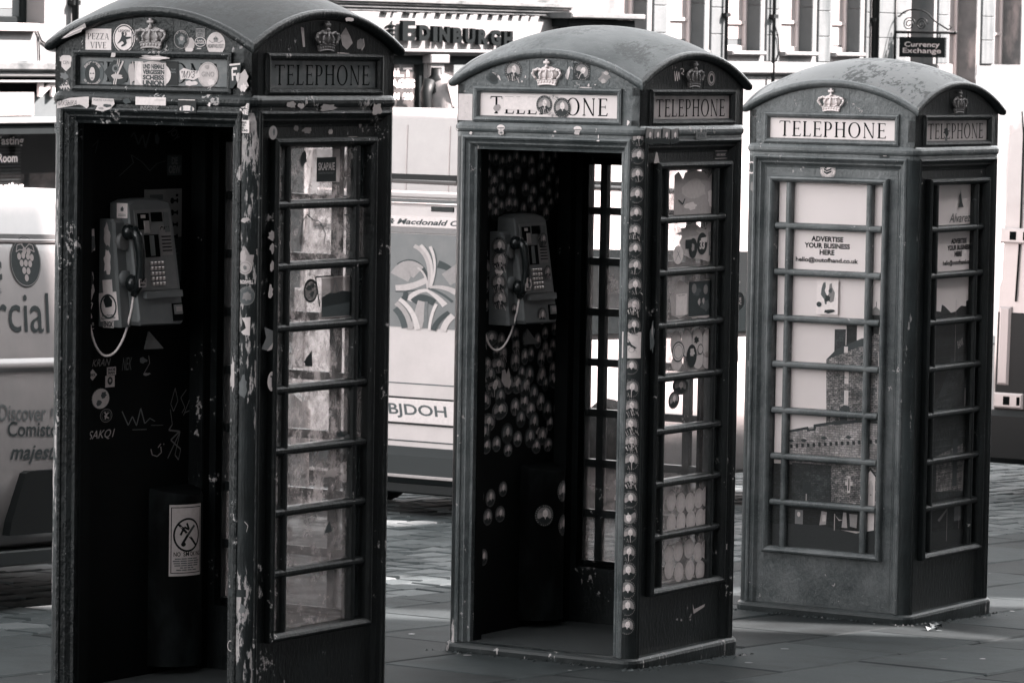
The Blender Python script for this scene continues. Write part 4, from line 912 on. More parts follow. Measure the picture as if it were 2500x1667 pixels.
# ------------------------------------------------------------------ stickers, scraps and scrawls stuck to the kiosks (flat print, laid in layers)
def blob_pts(seed, n=15):
    r_ = random.Random(seed); return [(math.cos(2*math.pi*i/n)*(q := r_.uniform(.55, 1.05)), math.sin(2*math.pi*i/n)*q) for i in range(n)]
def sticker(parent, T, o, u, z, w, h, rot, layers, fine=False, name='sticker', thin=False):
    paper = (lambda v: thin_paper(v) if v >= .2 else globals()['paper'](v)) if thin else globals()['paper']
    cr, sr = math.cos(rot), math.sin(rot)
    def TT(x, y, oo): x, y = x*w/2, y*h/2; return T(u+x*cr-y*sr, z+x*sr+y*cr, oo)
    mb = MB(TT); rings = 4 if fine else 1; d = .00035
    if fine:                       # lay polygons in narrow strips so that they follow the curve
        raw_poly = mb.poly
        def strips(pts, oo, m, dd=0, T=None):
            x0, x1 = min(p[0] for p in pts), max(p[0] for p in pts); n = max(1, math.ceil((x1-x0)/.22))
            for q in range(n):
                a, b = x0+(x1-x0)*q/n, x0+(x1-x0)*(q+1)/n; out = list(pts)
                for lim, sg in ((a, 1), (b, -1)):
                    res = []
                    for i in range(len(out)):
                        p, r_ = out[i], out[(i+1) % len(out)]; fp, fr = sg*(p[0]-lim), sg*(r_[0]-lim)
                        if fp >= 0: res.append(p)
                        if (fp > 0) != (fr > 0) and fp != fr: t = fp/(fp-fr); res.append((p[0]+(r_[0]-p[0])*t, p[1]+(r_[1]-p[1])*t))
                    out = res
                    if len(out) < 3: break
                if len(out) >= 3: raw_poly(out, oo, m)
        mb.poly = strips
    for i, L in enumerate(layers):
        k = L[0]; oo = o+d*i
        if k == 'r':
            _, x, y, hw, hh, v = L; nx = 6 if fine else 1; m = paper(v)
            for q in range(nx):
                a, b = x-hw+2*hw*q/nx, x-hw+2*hw*(q+1)/nx; mb.poly([(a, y-hh), (b, y-hh), (b, y+hh), (a, y+hh)], oo, m)
        elif k == 'e': _, x, y, a, b, v = L; mb.disc(x, y, a, b, oo, paper(v), 24, rings)
        elif k == 'b':
            _, x, y, a, b, v, s = L; n = 15; pts = blob_pts(s, n); mb.disc(x, y, a, b, oo, paper(v), n, rings, wob=[math.hypot(*p) for p in pts])
        elif k == 'g': _, x, y, a, b, t, v = L; mb.ring(x, y, a, b, t, oo, paper(v))
        elif k == 'p':
            _, pts, v = L; ar = sum(x0*y1-x1*y0 for (x0, y0), (x1, y1) in zip(pts, pts[1:]+pts[:1])); mb.poly(list(pts) if ar > 0 else list(pts)[::-1], oo, paper(v))
        elif k == 'l':
            _, pts, wd, v = L
            for q, (p0, p1) in enumerate(zip(pts, pts[1:])): mb.line([p0, p1], wd, oo+.00004*(q % 3), paper(v))
        elif k == 't':
            _, s, x, y, hw, hh, v, st = L
            pq = globals()['paper'](v)
            if st == 's': serif(mb, s, x, y, hw, hh, oo, pq)
            else: mb.text(s, x, y, hw, hh, oo, pq, bold={'B': .045, 'b': .015}.get(st, 0), shear=.35 if st == 'i' else 0)
        elif k == 'c':
            _, s, r, a0, a1, size, v = L; asp = w/h
            for q, ch in enumerate(s):
                if ch == ' ': continue
                a = a0+(a1-a0)*(q+.5)/len(s); rr = a-h_ if a0 > a1 else a+h_
                hw = size*.42*(.4 if ch in 'I' else 1); mb.text(ch, r*math.cos(a), r*math.sin(a), hw, size*.5, oo, paper(v), bold=.02, rot=rr)
        elif k == 'P': portrait(mb, o, L[1], rings)
    ob = mb.build(name, parent)
    return ob
def portrait(mb, o, kind, rings):
    """round badge: dark rim with tiny lettering, grey field, pale head under a pale hat, dark cloak"""
    d = .00035; bk, g1, g2, fc = .012, .20, .30, .72
    if kind == 5: g1, g2, fc, bk = .11, .16, .55, .006  # darker copy for the kiosk interior, its shade put into the print
    if kind == 4:
        mb.poly([(-1, -1), (1, -1), (1, 1), (-1, 1)], o, paper(.02)); mb.poly([(-.8, -.3), (.8, -.3), (.8, .95), (-.8, .95)], o+d, paper(.2))
    else:
        mb.disc(0, 0, 1, 1, o, paper(bk), 28, rings)
        for i in range(26):
            if i % 9 == 8: continue
            a = 2*math.pi*i/26; c, s = math.cos(a), math.sin(a); mb.poly([(.84*c+.04*s, .84*s-.04*c), (.94*c+.04*s, .94*s-.04*c), (.94*c-.05*s, .94*s+.05*c), (.84*c-.05*s, .84*s+.05*c)], o+d, paper(.24 if kind != 5 else .06))
        mb.disc(0, 0, .77, .77, o+d*1.3, paper(g1), 24, rings)
        mb.poly([(.12, .7), (.45, .55), (.72, .18), (.72, -.25), (.1, -.1)], o+d*2, paper(g2)); mb.poly([(-.7, .2), (-.1, .3), (-.1, -.2), (-.7, -.25)], o+d*2, paper(g2*1.1))
    pts = [(.76*math.cos(a), .76*math.sin(a)) for a in [math.pi+.35+(math.pi-.7)*i/10 for i in range(11)]]
    mb.poly(pts+[(.52, -.32), (.34, -.14), (.2, -.08), (-.1, -.08), (-.3, -.16), (-.55, -.32)], o+d*3, paper(bk))
    mb.disc(.06, .14, .27, .32, o+d*4, paper(fc), 14, rings)
    mb.poly([(-.20, .26), (.32, .26), (.26, .46), (.12, .52), (.08, .66), (.02, .52), (-.14, .46)], o+d*5, paper(fc*1.05))
    mb.poly([(-.02, -.20), (.14, -.20), (.08, -.36)], o+d*4.5, paper(fc*.8))
    for x in (-.04, .14): mb.disc(x, .10, .045, .03, o+d*6, paper(fc*.35), 6)
    mb.poly([(.04, -.06), (.16, -.06), (.1, -.11)], o+d*6, paper(fc*.4))
    if kind in (2, 3):        # scratched or half peeled
        r_ = random.Random(kind*5)
        for i in range(16 if kind == 2 else 34):
            x, y = r_.uniform(-.6, .6), r_.uniform(-.7, .6); L = r_.uniform(.15, .5); mb.line([(x, y), (x+L*.35, y-L)], r_.uniform(.03, .1), o+d*(7+.1*(i % 5)), paper(.45))
    if kind == 1: mb.line([(.0, .1), (.1, -.9)], .07, o+d*7, paper(.45)); mb.line([(-.3, -.5), (-.15, -.8)], .04, o+d*7, paper(.4))
KK = {1: k1, 2: k2, 3: k3}
def inner_T(u, z, o): return (-.4198+o, u, z)
rj = random.Random(77)
for (k, f, o, u, z, w_, h, rot, layers) in STK:
    if f == 'C': T, fine = corner_T, True
    elif f == 'I': T, fine = inner_T, False
    else: T, fine = face_T(f), False
    nm = 'round_portrait_sticker' if layers[0][0] == 'P' else ('paper_scrap' if all(L[0] == 'b' for L in layers) else ('scrawl' if all(L[0] in 'lt' for L in layers) else 'sticker'))
    if layers[0][0] == 'P': q_ = rj.uniform(.93, 1.06); w_ *= q_; h *= q_; rot += rj.uniform(-.16, .16); u += rj.uniform(-.002, .002) if f == 'C' else 0
    sticker(KK[k], T, o, u, z, w_, h, rot, layers, fine, nm, k == 1 and f == 'R' and -.039 < o < -.033)
# ------------------------------------------------------------------ picture printed on sheets behind the panes of the closed kiosk
def stonework(name, v, lo, hi, sc_, dark=.25):
    m, nt, b = base_mat(name, v, .5, spec=.3); c = coords(nt, (1, 1, 1.0))
    mp = N(nt, 'ShaderNodeMapping'); nt.links.new(c, mp.inputs[0]); mp.inputs['Rotation'].default_value = (h_, 0, 0)
    br = N(nt, 'ShaderNodeTexBrick'); br.inputs['Scale'].default_value = sc_; br.inputs['Color1'].default_value = tone(v*lo); br.inputs['Color2'].default_value = tone(min(.8, v*hi)); br.inputs['Mortar'].default_value = tone(v*dark)
    br.inputs['Mortar Size'].default_value = .035; br.inputs['Brick Width'].default_value = .7; br.inputs['Row Height'].default_value = .3; br.inputs['Bias'].default_value = .1
    dn = N(nt, 'ShaderNodeTexNoise'); dn.inputs['Scale'].default_value = 30; nt.links.new(c, dn.inputs['Vector'])
    va = N(nt, 'ShaderNodeVectorMath', operation='MULTIPLY_ADD'); nt.links.new(dn.outputs['Color'], va.inputs[0]); va.inputs[1].default_value = (.012, .012, .012); nt.links.new(mp.outputs[0], va.inputs[2]); nt.links.new(va.outputs[0], br.inputs[0])
    sh_ = ramp(nt, noise(nt, c, 7, 5, .65), [(.34, G(.35)), (.62, G(1.0))])
    n = noise(nt, c, 55, 6, .75); col = mixc(nt, ramp(nt, n, [(.36, G(0)), (.62, G(1))]), tone(v*dark), br.outputs[0]); col = mixc(nt, 1.0, col, sh_, 'MULTIPLY')
    nt.links.new(col, b.inputs['Base Color']); return m
M['p_stone'] = stonework('printed_light_stone', .34, .6, 1.6, 34, .12)
M['p_wall'] = stonework('printed_bastion_stone', .48, .8, 1.3, 26, .35)
M['p_dark'] = stonework('printed_dark_stone', .016, .4, 1.8, 30)
M['p_side'] = stonework('printed_shaded_stone', .055, .5, 1.5, 34)
M['p_ground'] = rough_mat('printed_cobbles', .010, .3, 2.2, 60, .5, .0, .001, sc3=(1, 1, 3))
M['p_sky'] = rough_mat('printed_sky', .68, .97, 1.03, 2, .45, 0, .001)
def poster(parent, f, sh, items, name):
    T0 = face_T(f); mb = MB(lambda u, z, o: T0(u+sh, z, o)); o = -.0475
    for i, (m, pts) in enumerate(items):
        m = M[m] if isinstance(m, str) else paper(m); pts = [(u-sh, z) for u, z in pts]
        ar = sum(x0*y1-x1*y0 for (x0, y0), (x1, y1) in zip(pts, pts[1:]+pts[:1])); mb.poly(pts if ar > 0 else pts[::-1], o+.00012*i, m)
    return mb
RX = lambda u0, u1, z0, z1: [(u0, z0), (u1, z0), (u1, z1), (u0, z1)]
F_IT = [('p_sky', RX(-.292, .272, .34, 2.085)),
 ('p_side', [(.022, 1.28), (.082, 1.29), (.082, 1.397), (.022, 1.394)]), ('p_dark', [(.085, 1.28), (.141, 1.29), (.141, 1.418), (.085, 1.415)]),
 ('p_dark', [(.208, 1.37), (.257, 1.37), (.261, 1.473), (.205, 1.471)]), (.25, [(.205, 1.471), (.215, 1.495), (.238, 1.512), (.261, 1.495), (.262, 1.473)]), (.03, RX(.240, .243, 1.51, 1.535)),
 ('p_stone', [(-.012, .90), (.260, .90), (.257, 1.36), (.166, 1.34), (-.02, 1.248)]), (.045, [(-.02, 1.248), (.035, 1.301), (.166, 1.357), (.256, 1.374), (.256, 1.335), (.15, 1.315), (.055, 1.275)]),
 ('p_stone', [(.205, 1.29), (.262, 1.30), (.262, 1.38), (.235, 1.385), (.205, 1.34)]), (.55, RX(.075, .095, 1.285, 1.315)), (.62, RX(.079, .103, 1.17, 1.232)), (.6, RX(.080, .102, 1.137, 1.165)), (.55, RX(.077, .103, 1.037, 1.107)), (.05, RX(.077, .080, 1.04, 1.23)),
 (.04, [(.055, .99), (.06, 1.02), (.08, 1.036), (.11, 1.03), (.118, .995)]), (.03, RX(.06, .10, .95, .985)),
 ('p_wall', [(-.222, .70), (.262, .70), (.262, .962), (.162, .963), (.029, .948), (-.076, .926), (-.104, .918), (-.22, .889)]),
 (.05, [(-.22, .885), (-.22, .897), (-.11, .922), (-.104, .910)]), (.05, [(-.115, .898), (-.115, .908), (-.08, .914), (-.08, .934), (.03, .955), (.03, .942), (-.065, .922), (-.07, .905)]), (.05, [(.03, .936), (.03, .955), (.16, .970), (.26, .969), (.26, .958), (.16, .957)])]
F_IT += [(.02, RX(-.205+.0305*i, -.191+.0305*i, .814+.0034*i, .832+.0034*i)) for i in range(16)]
F_IT += [(.03, [(x-.018, z), (x, z-.008), (x+.018, z), (x+.012, z+.006), (x, z+.009), (x-.012, z+.005)]) for x, z in ((-.20, .848), (-.13, .854), (-.02, .872), (.11, .884))]
F_IT += [('p_dark', [(-.292, .44), (.03, .44), (.03, .742), (-.292, .735)]), ('p_stone', [(.025, .56), (.272, .56), (.272, .756), (.02, .742)]), ('p_side', RX(-.19, .02, .56, .745)), ('p_dark', RX(-.292, .272, .44, .57)),
 (.5, [(.098, .655), (.11, .655), (.11, .62), (.126, .62), (.126, .655), (.138, .655), (.138, .675), (.126, .675), (.126, .70), (.11, .70), (.11, .675), (.098, .675)]), (.02, RX(.115, .121, .63, .69)),
 (.62, [(.209, .42), (.256, .43), (.258, .705), (.231, .734), (.207, .698)]), (.02, [(.203, .694), (.231, .738), (.262, .70), (.262, .712), (.231, .75), (.203, .708)]), (.45, [(.222, .55), (.248, .55), (.248, .66), (.236, .69), (.222, .66)]), (.03, RX(.234, .239, .615, .622)),
 (.015, RX(-.13, -.085, .60, .66)), (.3, RX(-.112, -.107, .56, .60)), ('p_ground', [(-.292, .34), (.272, .34), (.272, .455), (.163, .43), (-.05, .455), (-.292, .445)]),
 (.15, RX(-.168, -.125, .452, .52)), (.55, [(-.156, .492), (-.148, .486), (-.14, .492), (-.14, .507), (-.148, .512), (-.156, .507)]), (.3, [(-.035, .455), (.0, .46), (.004, .52), (-.025, .524)]), (.5, RX(-.02, -.002, .475, .505)),
 (.35, RX(.044, .048, .435, .515)), (.3, [(.085, .452), (.115, .452), (.108, .525), (.092, .525)]), (.25, [(.13, .46), (.165, .455), (.168, .52), (.125, .52)]), (.03, RX(.215, .221, .39, .53)), (.35, [(.048, .51), (.07, .49), (.09, .488), (.07, .483)])]
o_ = poster(s3['F'], 'F', -.010, F_IT, 'poster')
o_.text('ADVERTISE', -.018, 1.8205, .086, .0125, -.0465, M['ink'], bold=.04); o_.text('YOUR BUSINESS', -.018, 1.7885, .122, .0125, -.0465, M['ink'], bold=.04); o_.text('HERE', -.018, 1.7575, .040, .0125, -.0465, M['ink'], bold=.04)
o_.text('hello@outofhand.co.uk', -.018, 1.718, .168, .0145, -.0465, M['ink'], bold=.03)
o_.build('poster', s3['F'])
R_IT = [('p_sky', RX(-.16, .42, .34, 2.085)), ('p_dark', [(-.16, .34), (.42, .34), (.42, 1.60), (.40, 1.59), (.385, 1.59), (.385, 1.565), (.36, 1.565), (.36, 1.575), (.335, 1.575), (.335, 1.545), (.315, 1.55), (.31, 1.53), (.285, 1.53), (.285, 1.545), (.26, 1.54), (.26, 1.515), (.235, 1.515), (.235, 1.525), (.21, 1.52), (.21, 1.495), (.16, 1.50), (.13, 1.49), (.10, 1.475), (.049, 1.471), (-.02, 1.505), (-.051, 1.514), (-.06, 1.48), (-.16, 1.49)]),
 ('p_side', [(-.16, .80), (.42, .84), (.42, 1.29), (.316, 1.277), (.20, 1.262), (.061, 1.252), (.036, 1.19), (-.063, 1.077), (-.16, 1.03)]), (.05, [(-.063, 1.077), (.02, 1.17), (.02, 1.09), (-.04, 1.06)]), (.012, [(.092, 1.332), (.196, 1.371), (.214, 1.301), (.117, 1.268)]), (.3, RX(.100, .103, 1.2, 1.53)),
 ('p_side', RX(-.16, .42, .56, .90)), ('p_stone', [(-.07, .62), (.21, .60), (.21, .83), (-.07, .79)]), (.025, [(-.07, 1.05), (.42, 1.10), (.42, 1.115), (-.07, 1.065)]), (.02, RX(.23, .30, 1.0, 1.085)), (.22, RX(.215, .225, .985, 1.10)), (.22, RX(.305, .315, .985, 1.10)), (.04, RX(.26, .266, 1.0, 1.08)),
 (.01, [(.215, .585), (.42, .585), (.42, .92), (.36, .905), (.30, .87), (.24, .80), (.215, .72)]), (.18, [(.205, .60), (.218, .60), (.222, .72), (.25, .805), (.31, .872), (.37, .91), (.36, .925), (.29, .885), (.23, .81), (.205, .72)]), (.03, RX(.10, .15, .63, .86)), (.02, [(.09, .86), (.125, .93), (.16, .86)]),
 ('p_dark', RX(-.16, .42, .34, .58)), ('p_ground', [(-.16, .34), (.42, .34), (.42, .40), (.2, .415), (-.16, .43)]), (.14, RX(.13, .20, .46, .57)), (.22, RX(.25, .34, .45, .57)), (.3, RX(.05, .054, .37, .55)), (.3, RX(.18, .183, .42, .53)), (.2, [(-.05, .48), (.05, .53), (.054, .52), (-.03, .47)]), (.5, RX(-.135, -.125, .58, .72))]
R_IT += [(.02, RX(-.07+.027*i, -.057+.027*i, .875+.002*i, .893+.002*i)) for i in range(15)]
R_IT += [(.05, [(.100, 2.03), (.112, 2.045), (.116, 2.062), (.119, 2.045), (.132, 2.0), (.15, 1.975), (.09, 1.975), (.105, 2.0)])]
o_ = poster(s3['R'], 'R', .033, R_IT, 'poster'); sh = .033
for tx, x, z, hw in (('ADVERTISE', .113, 1.8135, .084), ('YOUR BUSINESS', .113, 1.7825, .122), ('HERE', .109, 1.7515, .040)): o_.text(tx, x-sh, z, hw, .0125, -.0455, M['ink'], bold=.04)
o_.text('hello@outofhand.co.uk', .113-sh, 1.709, .166, .0145, -.0455, M['ink'], bold=.03)
o_.text('Alvarez', .12-sh, 1.925, .115, .022, -.0455, paper(.06), shear=.3)
o_.text('BANK', .155-sh, 1.32, .03, .018, -.0455, paper(.4), rot=.3)
o_.build('poster', s3['R'])
# ------------------------------------------------------------------ ground
M['slab'] = [rough_mat('paving_stone_%d' % i, v, .55, 1.45, 6, .75, .6, .006, stain=(2.5, .55, (1, 1, 1)), spec=.12) for i, v in enumerate((.015, .021, .028))]
M['joint'] = rough_mat('dark_joint_dirt', .005, .5, 1.5, 20, .9)
M['sett'] = [rough_mat('granite_sett_%d' % i, v, .6, 1.35, 12, .7, .5, .006, spec=.15) for i, v in enumerate((.040, .060, .085))]
def sheet(name, a0, a1, p0, p1, dz, m, kind='structure'):
    V = []; na, np_ = 12, 8
    for i in range(na+1):
        for j in range(np_+1):
            x, y = sp(a0+(a1-a0)*i/na, p0+(p1-p0)*j/np_); V.append((x, y, gz(x, y)+dz))
    F = [(i*(np_+1)+j, (i+1)*(np_+1)+j, (i+1)*(np_+1)+j+1, i*(np_+1)+j+1)[::-1] for i in range(na) for j in range(np_)]
    mb = MB(); mb.add(V, F, m, raw=True); o = mb.build(name); o['kind'] = kind; return o
ground = sheet('ground', -300, 500, -300, 400, -.10, M['joint'])
PK = 2.05
pave = sheet('pavement', -30, 75, -13, PK, -.022, M['joint'])
road = sheet('road', -30, 75, PK, 21.5, -.026, M['joint'])
farpave = sheet('far_pavement', -30, 75, 21.5, 24, -.004, M['slab'][2])
def stone(mb, a0, a1, p0, p1, rnd, m, jit=.004, dome=.0, g=.006):
    t = [rnd.uniform(-jit, jit) for _ in range(4)]; c = min(.012, (p1-p0)*.15)
    A = [(a0+g, p0+g), (a1-g, p0+g), (a1-g, p1-g), (a0+g, p1-g)]; am, pm = (a0+a1)/2, (p0+p1)/2
    V = []
    for (a, p), q in zip(A, t): x, y = sp(a, p); V.append((x, y, gz(x, y)-.05))
    for (a, p), q in zip(A, t): x, y = sp(a, p); V.append((x, y, gz(x, y)+q-.007-dome))
    for (a, p), q in zip(A, t): a += c if a < am else -c; p += c if p < pm else -c; x, y = sp(a, p); V.append((x, y, gz(x, y)+q-dome*.25))
    x, y = sp(am, pm); V.append((x, y, gz(x, y)+sum(t)/4))
    F = [(i, (i+1) % 4, (i+1) % 4+4, i+4) for i in range(4)]+[(4+i, 4+(i+1) % 4, 8+(i+1) % 4, 8+i) for i in range(4)]+[(8+i, 8+(i+1) % 4, 12) for i in range(4)]
    mb.add(V, [f[::-1] for f in F], m, raw=True)
rnd = random.Random(11)
p = PK; row = 0; inst = 0
far = MB()
while p > -7:
    wd = rnd.uniform(.55, .72) if row else .30
    a = -9+rnd.uniform(0, .8)
    while a < 30:
        L = rnd.uniform(.65, 1.25); m = M['slab'][rnd.randrange(3)]
        if -2.5 < a < 13 and p > -3.2:
            mb = MB(); stone(mb, a, a+L, p-wd, p, rnd, m, .0035, 0, .006); mb.build('kerb_stone' if row == 0 else 'paving_slab', pave); inst += 1
        else: stone(far, a, a+L, p-wd, p, rnd, m, .002, 0, .004)
        a += L
    p -= wd; row += 1
far.build('outer_paving', pave, kind='stuff')
p = PK; ns = 0; far = MB()
while p < 13:
    wd = rnd.uniform(.15, .22); a = -4+rnd.uniform(0, .2)
    while a < 26:
        L = rnd.uniform(.2, .34); m = M['sett'][rnd.randrange(3)]
        near = (3.2 < a < 11.5 and PK <= p < 6.5 and abs((p-1.6)-(a-4.0)*.66) < .95) or (.2 < a < 2.6 and p < 2.6)
        if near and ns < 290:
            mb = MB(); stone(mb, a, a+L, p, p+wd, rnd, m, .006, .012, .007); mb.build('sett', road); ns += 1
        elif p < 7 or (a > 5): stone(far, a, a+L, p, p+wd, rnd, m, .006, .012, .007)
        a += L
    p += wd
far.build('outer_setts', road, kind='stuff')

# grit and crumbs gathered along the kiosk plinths and in the joints, trodden gum on the flags
rg = random.Random(21); mb = MB(); mg = [paper(.02), paper(.06), paper(.16)]
for (kx, ky, kz, ya) in ((-1.0654, 15.5584, 0, -.5727), (.3640, 18.0068, -.1293, -.5517), (1.7329, 20.4358, -.2513, -.5621)):
    for i in range(260):
        t = rg.uniform(-.52, .52); off = .472+abs(rg.gauss(0, .03)); lx, ly = ((t, -off), (off, t))[i % 2]
        x, y = kx+math.cos(ya)*lx-math.sin(ya)*ly, ky+math.sin(ya)*lx+math.cos(ya)*ly; z = gz(x, y); q = rg.choice((.004, .006, .007, .012))
        mb.add([(x+q*rg.uniform(.5, 1.2), y, z), (x-q*rg.uniform(.4, 1), y+q, z), (x-q*.6, y-q*rg.uniform(.5, 1.3), z), (x+q*.1, y, z+q*rg.uniform(.4, 1))], [(0, 1, 3), (1, 2, 3), (2, 0, 3)], mg[0 if rg.random() < .7 else (1 if rg.random() < .8 else 2)], raw=True)
mb.build('plinth_grit', pave, kind='stuff')
mb = MB()
for i in range(70):
    x, y = sp(rg.uniform(-1, 9), rg.uniform(-3, 1.9)); z = gz(x, y)+.0055; r_ = rg.uniform(.008, .02)
    mb.add([(x+r_*math.cos(k*.785)*rg.uniform(.8, 1.2), y+r_*math.sin(k*.785)*rg.uniform(.8, 1.2), z) for k in range(8)], [tuple(range(8))], mg[rg.choice((0, 1, 1, 2))], raw=True)
mb.build('trodden_gum', pave, kind='stuff')
# ------------------------------------------------------------------ payphones
M['phone'] = rough_mat('grey_payphone_casing', .12, .8, 1.2, 30, .45, .1, .001)
M['phone_face'] = rough_mat('payphone_faceplate', .15, .75, 1.25, 40, .4, .05, .001)
M['black'] = base_mat('black_plastic', .012, .22)[0]
M['steel'] = rough_mat('brushed_steel', .5, .85, 1.15, 60, .3, .05, .0005); M['steel'].node_tree.nodes['Principled BSDF'].inputs['Metallic'].default_value = .8
M['cord'] = base_mat('bright_armoured_cord', .75, .35)[0]
M['recess'] = base_mat('dark_recess', .004, .9, spec=.03)[0]
def make_phone(label):
    ph = thing('payphone', label, 'payphone', (0, 0, 0), 0, 'payphones on the kiosk walls')
    so = lambda z, b=0: .085+max(0, 1.85-z)*.135+b            # sloping front of the main casing
    def slab(mb, u0, u1, z0, z1, m, t=.004, inset=0):
        P = [(u0, z0, so(z0, -.01)), (u1, z0, so(z0, -.01)), (u1, z1, so(z1, -.01)), (u0, z1, so(z1, -.01)), (u0, z0, so(z0, t)), (u1, z0, so(z0, t)), (u1, z1, so(z1, t)), (u0, z1, so(z1, t))]
        mb.add(P, [(4, 5, 6, 7), (0, 1, 5, 4), (1, 2, 6, 5), (2, 3, 7, 6), (3, 0, 4, 7)], m)
    mb = MB()                                                   # main casing, rounded top
    prof = [(-.145, 1.42), (-.135, 1.405), (.11, 1.40), (.125, 1.412), (.115, 1.84), (.10, 1.858), (.02, 1.872), (-.10, 1.868), (-.145, 1.855)]
    n = len(prof); P = [(u, z, 0) for u, z in prof]+[(u, z, so(z, -.008)) for u, z in prof]+[(u*.97-.0005, z+(.006 if z < 1.6 else -.006), so(z)) for u, z in prof]
    mb.add(P, [(i, (i+1) % n, (i+1) % n+n, i+n) for i in range(n)]+[(n+i, n+(i+1) % n, 2*n+(i+1) % n, 2*n+i) for i in range(n)]+[tuple(range(2*n, 3*n))], M['phone']); mb.build('casing', ph)
    mb = MB(); P = []
    for z in (1.40, 1.60, 1.785, 1.798):
        k = .065+(1.8-z)*.09-(.012 if z > 1.79 else 0); P += [(-.205, z, 0), (-.205, z, k-.01), (-.197, z, k), (-.1455, z, k), (-.1455, z, 0)]
    F = [(r*5+i, r*5+i+1, r*5+i+6, r*5+i+5) for r in range(3) for i in range(4)]+[(15, 16, 17, 18, 19), (4, 3, 2, 1, 0)]
    mb.add(P, [f[::-1] for f in F], M['phone']); mb.build('cradle_housing', ph)
    mb = MB(); slab(mb, -.118, .10, 1.535, 1.83, M['phone_face']); mb.build('faceplate', ph)
    mb = MB(); slab(mb, -.103, -.035, 1.757, 1.818, M['recess'], .006); slab(mb, -.022, .045, 1.785, 1.82, M['recess'], .006); slab(mb, -.085, -.06, 1.80, 1.812, M['steel'], .009); mb.build('display', ph)
    mb = MB(); slab(mb, -.075, .012, 1.655, 1.738, M['recess'], .006); slab(mb, -.045, -.02, 1.66, 1.735, M['phone'], .009); mb.build('card_slot', ph)
    mb = MB(); slab(mb, .02, .09, 1.66, 1.77, paper(.22), .005); slab(mb, .055, .085, 1.745, 1.82, paper(.12), .0062); mb.text('CALL', .055, 1.755, .03, .012, .103, M['ink'], bold=.02); 
    for i in range(5): slab(mb, .03, .085, 1.675+.013*i, 1.679+.013*i, M['ink'], .0068)
    slab(mb, -.07, -.04, 1.745, 1.79, paper(.34), .009); mb.build('instruction_card', ph)
    key = MB(); key.box(-.007, .007, -.006, .006, 0, .007, M['steel'], .002); km = None
    for r_ in range(5):
        for c in range(4):
            z = 1.632-.019*r_; u = -.048+.0215*c
            if km is None: ko = key.build('key', ph); km = ko.data
            else: ko = bpy.data.objects.new('key', km); COL.objects.link(ko); ko.parent = ph
            ko.location = (u, -so(z, .0038), z)
    mb = MB(); slab(mb, -.11, .11, 1.505, 1.53, M['phone'], .018); mb.build('coin_lip', ph)
    mb = MB(); slab(mb, .058, .118, 1.415, 1.48, M['recess'], .004); slab(mb, .066, .11, 1.44, 1.475, M['phone_face'], .010); slab(mb, .072, .104, 1.45, 1.468, paper(.3), .0125); mb.build('coin_return', ph)
    mb = MB(); mb.disc(-.17, 1.715, .03, .032, .090, M['phone_face'], 16); mb.tube([(-.17, 1.715, .06), (-.17, 1.715, .0895)], .031, M['phone_face'], 14); mb.build('cradle', ph); mb = MB(); mb.tube([(-.165, 1.58, .06), (-.165, 1.58, .098)], .03, M['phone'], 14); mb.build('cradle', ph)
    hs = MB()                                                   # handset: two cups joined by a curved grip
    hs.tube([(-.168, 1.752, .093), (-.168, 1.752, .10), (-.165, 1.752, .128)], [.026, .031, .024], M['black'], 14)
    hs.tube([(-.150, 1.562, .100), (-.150, 1.562, .108), (-.148, 1.562, .135)], [.028, .034, .025], M['black'], 14)
    hs.tube([(-.166, 1.765, .122), (-.16, 1.735, .142), (-.154, 1.68, .150), (-.150, 1.63, .150), (-.148, 1.585, .146), (-.147, 1.55, .130), (-.146, 1.515, .115)], [.020, .020, .0175, .0165, .019, .021, .012], M['black'], 10)
    ho = hs.build('handset', ph)
    mb = MB(); mb.box(-.170, -.128, 1.55, 1.58, .1585, .160, paper(.5)); mb.text('SNOE\nMAN', -.149, 1.565, .018, .012, .1604, M['ink'], bold=.04); mb.build('sticker', ho)
    pts = [Vector(p) for p in [(-.146, 1.515, .115), (-.150, 1.45, .105), (-.165, 1.36, .085), (-.195, 1.305, .065), (-.232, 1.297, .045), (-.268, 1.345, .03), (-.292, 1.45, .02), (-.297, 1.60, .015), (-.28, 1.69, .014)]]
    path = []
    for i in range(len(pts)-1):
        p0, p1, p2, p3 = pts[max(0, i-1)], pts[i], pts[i+1], pts[min(len(pts)-1, i+2)]
        for j in range(8):
            t = j/8; path.append(.5*((2*p1)+(p2-p0)*t+(2*p0-5*p1+4*p2-p3)*t*t+(3*p1-p0-3*p2+p3)*t**3))
    path.append(pts[-1]); rr = [.0042+.0007*(i % 2) for i in range(len(path))]
    mb = MB(); mb.tube([tuple(p) for p in path], rr, M['cord'], 8); mb.build('armoured_cord', ph)
    mb = MB(); mb.tube([(-.28, 1.675, .012), (-.277, 1.70, .02), (-.272, 1.735, .016)], [.008, .014, .010], M['phone'], 10); mb.tube([(-.272, 1.72, .0), (-.272, 1.72, .02)], .012, M['phone'], 10); mb.build('cord_gland', ph)
    return ph
def wall_frame(k):          # a spot on the inner wall of a kiosk; local -y points into the kiosk
    c, s = math.cos(k.rotation_euler.z), math.sin(k.rotation_euler.z); x = -.42
    return (k.location.x+c*x, k.location.y+s*x, k.location.z), k.rotation_euler.z+math.pi/2
ph1 = make_phone('grey payphone inside the nearest dark kiosk, a laurel wreath sticker on its side')
ph2 = copy_tree(ph1); ph2['label'] = 'grey payphone inside the middle kiosk, covered with round portrait stickers'
for ph, k in ((ph1, k1), (ph2, k2)): ph.location, rz = wall_frame(k); ph.rotation_euler = (0, 0, rz)
side_T = lambda u, z, o: (-.2055-o, -u, z)          # left cheek of the casing, facing the doorway (u = out from the wall, negative to the right)
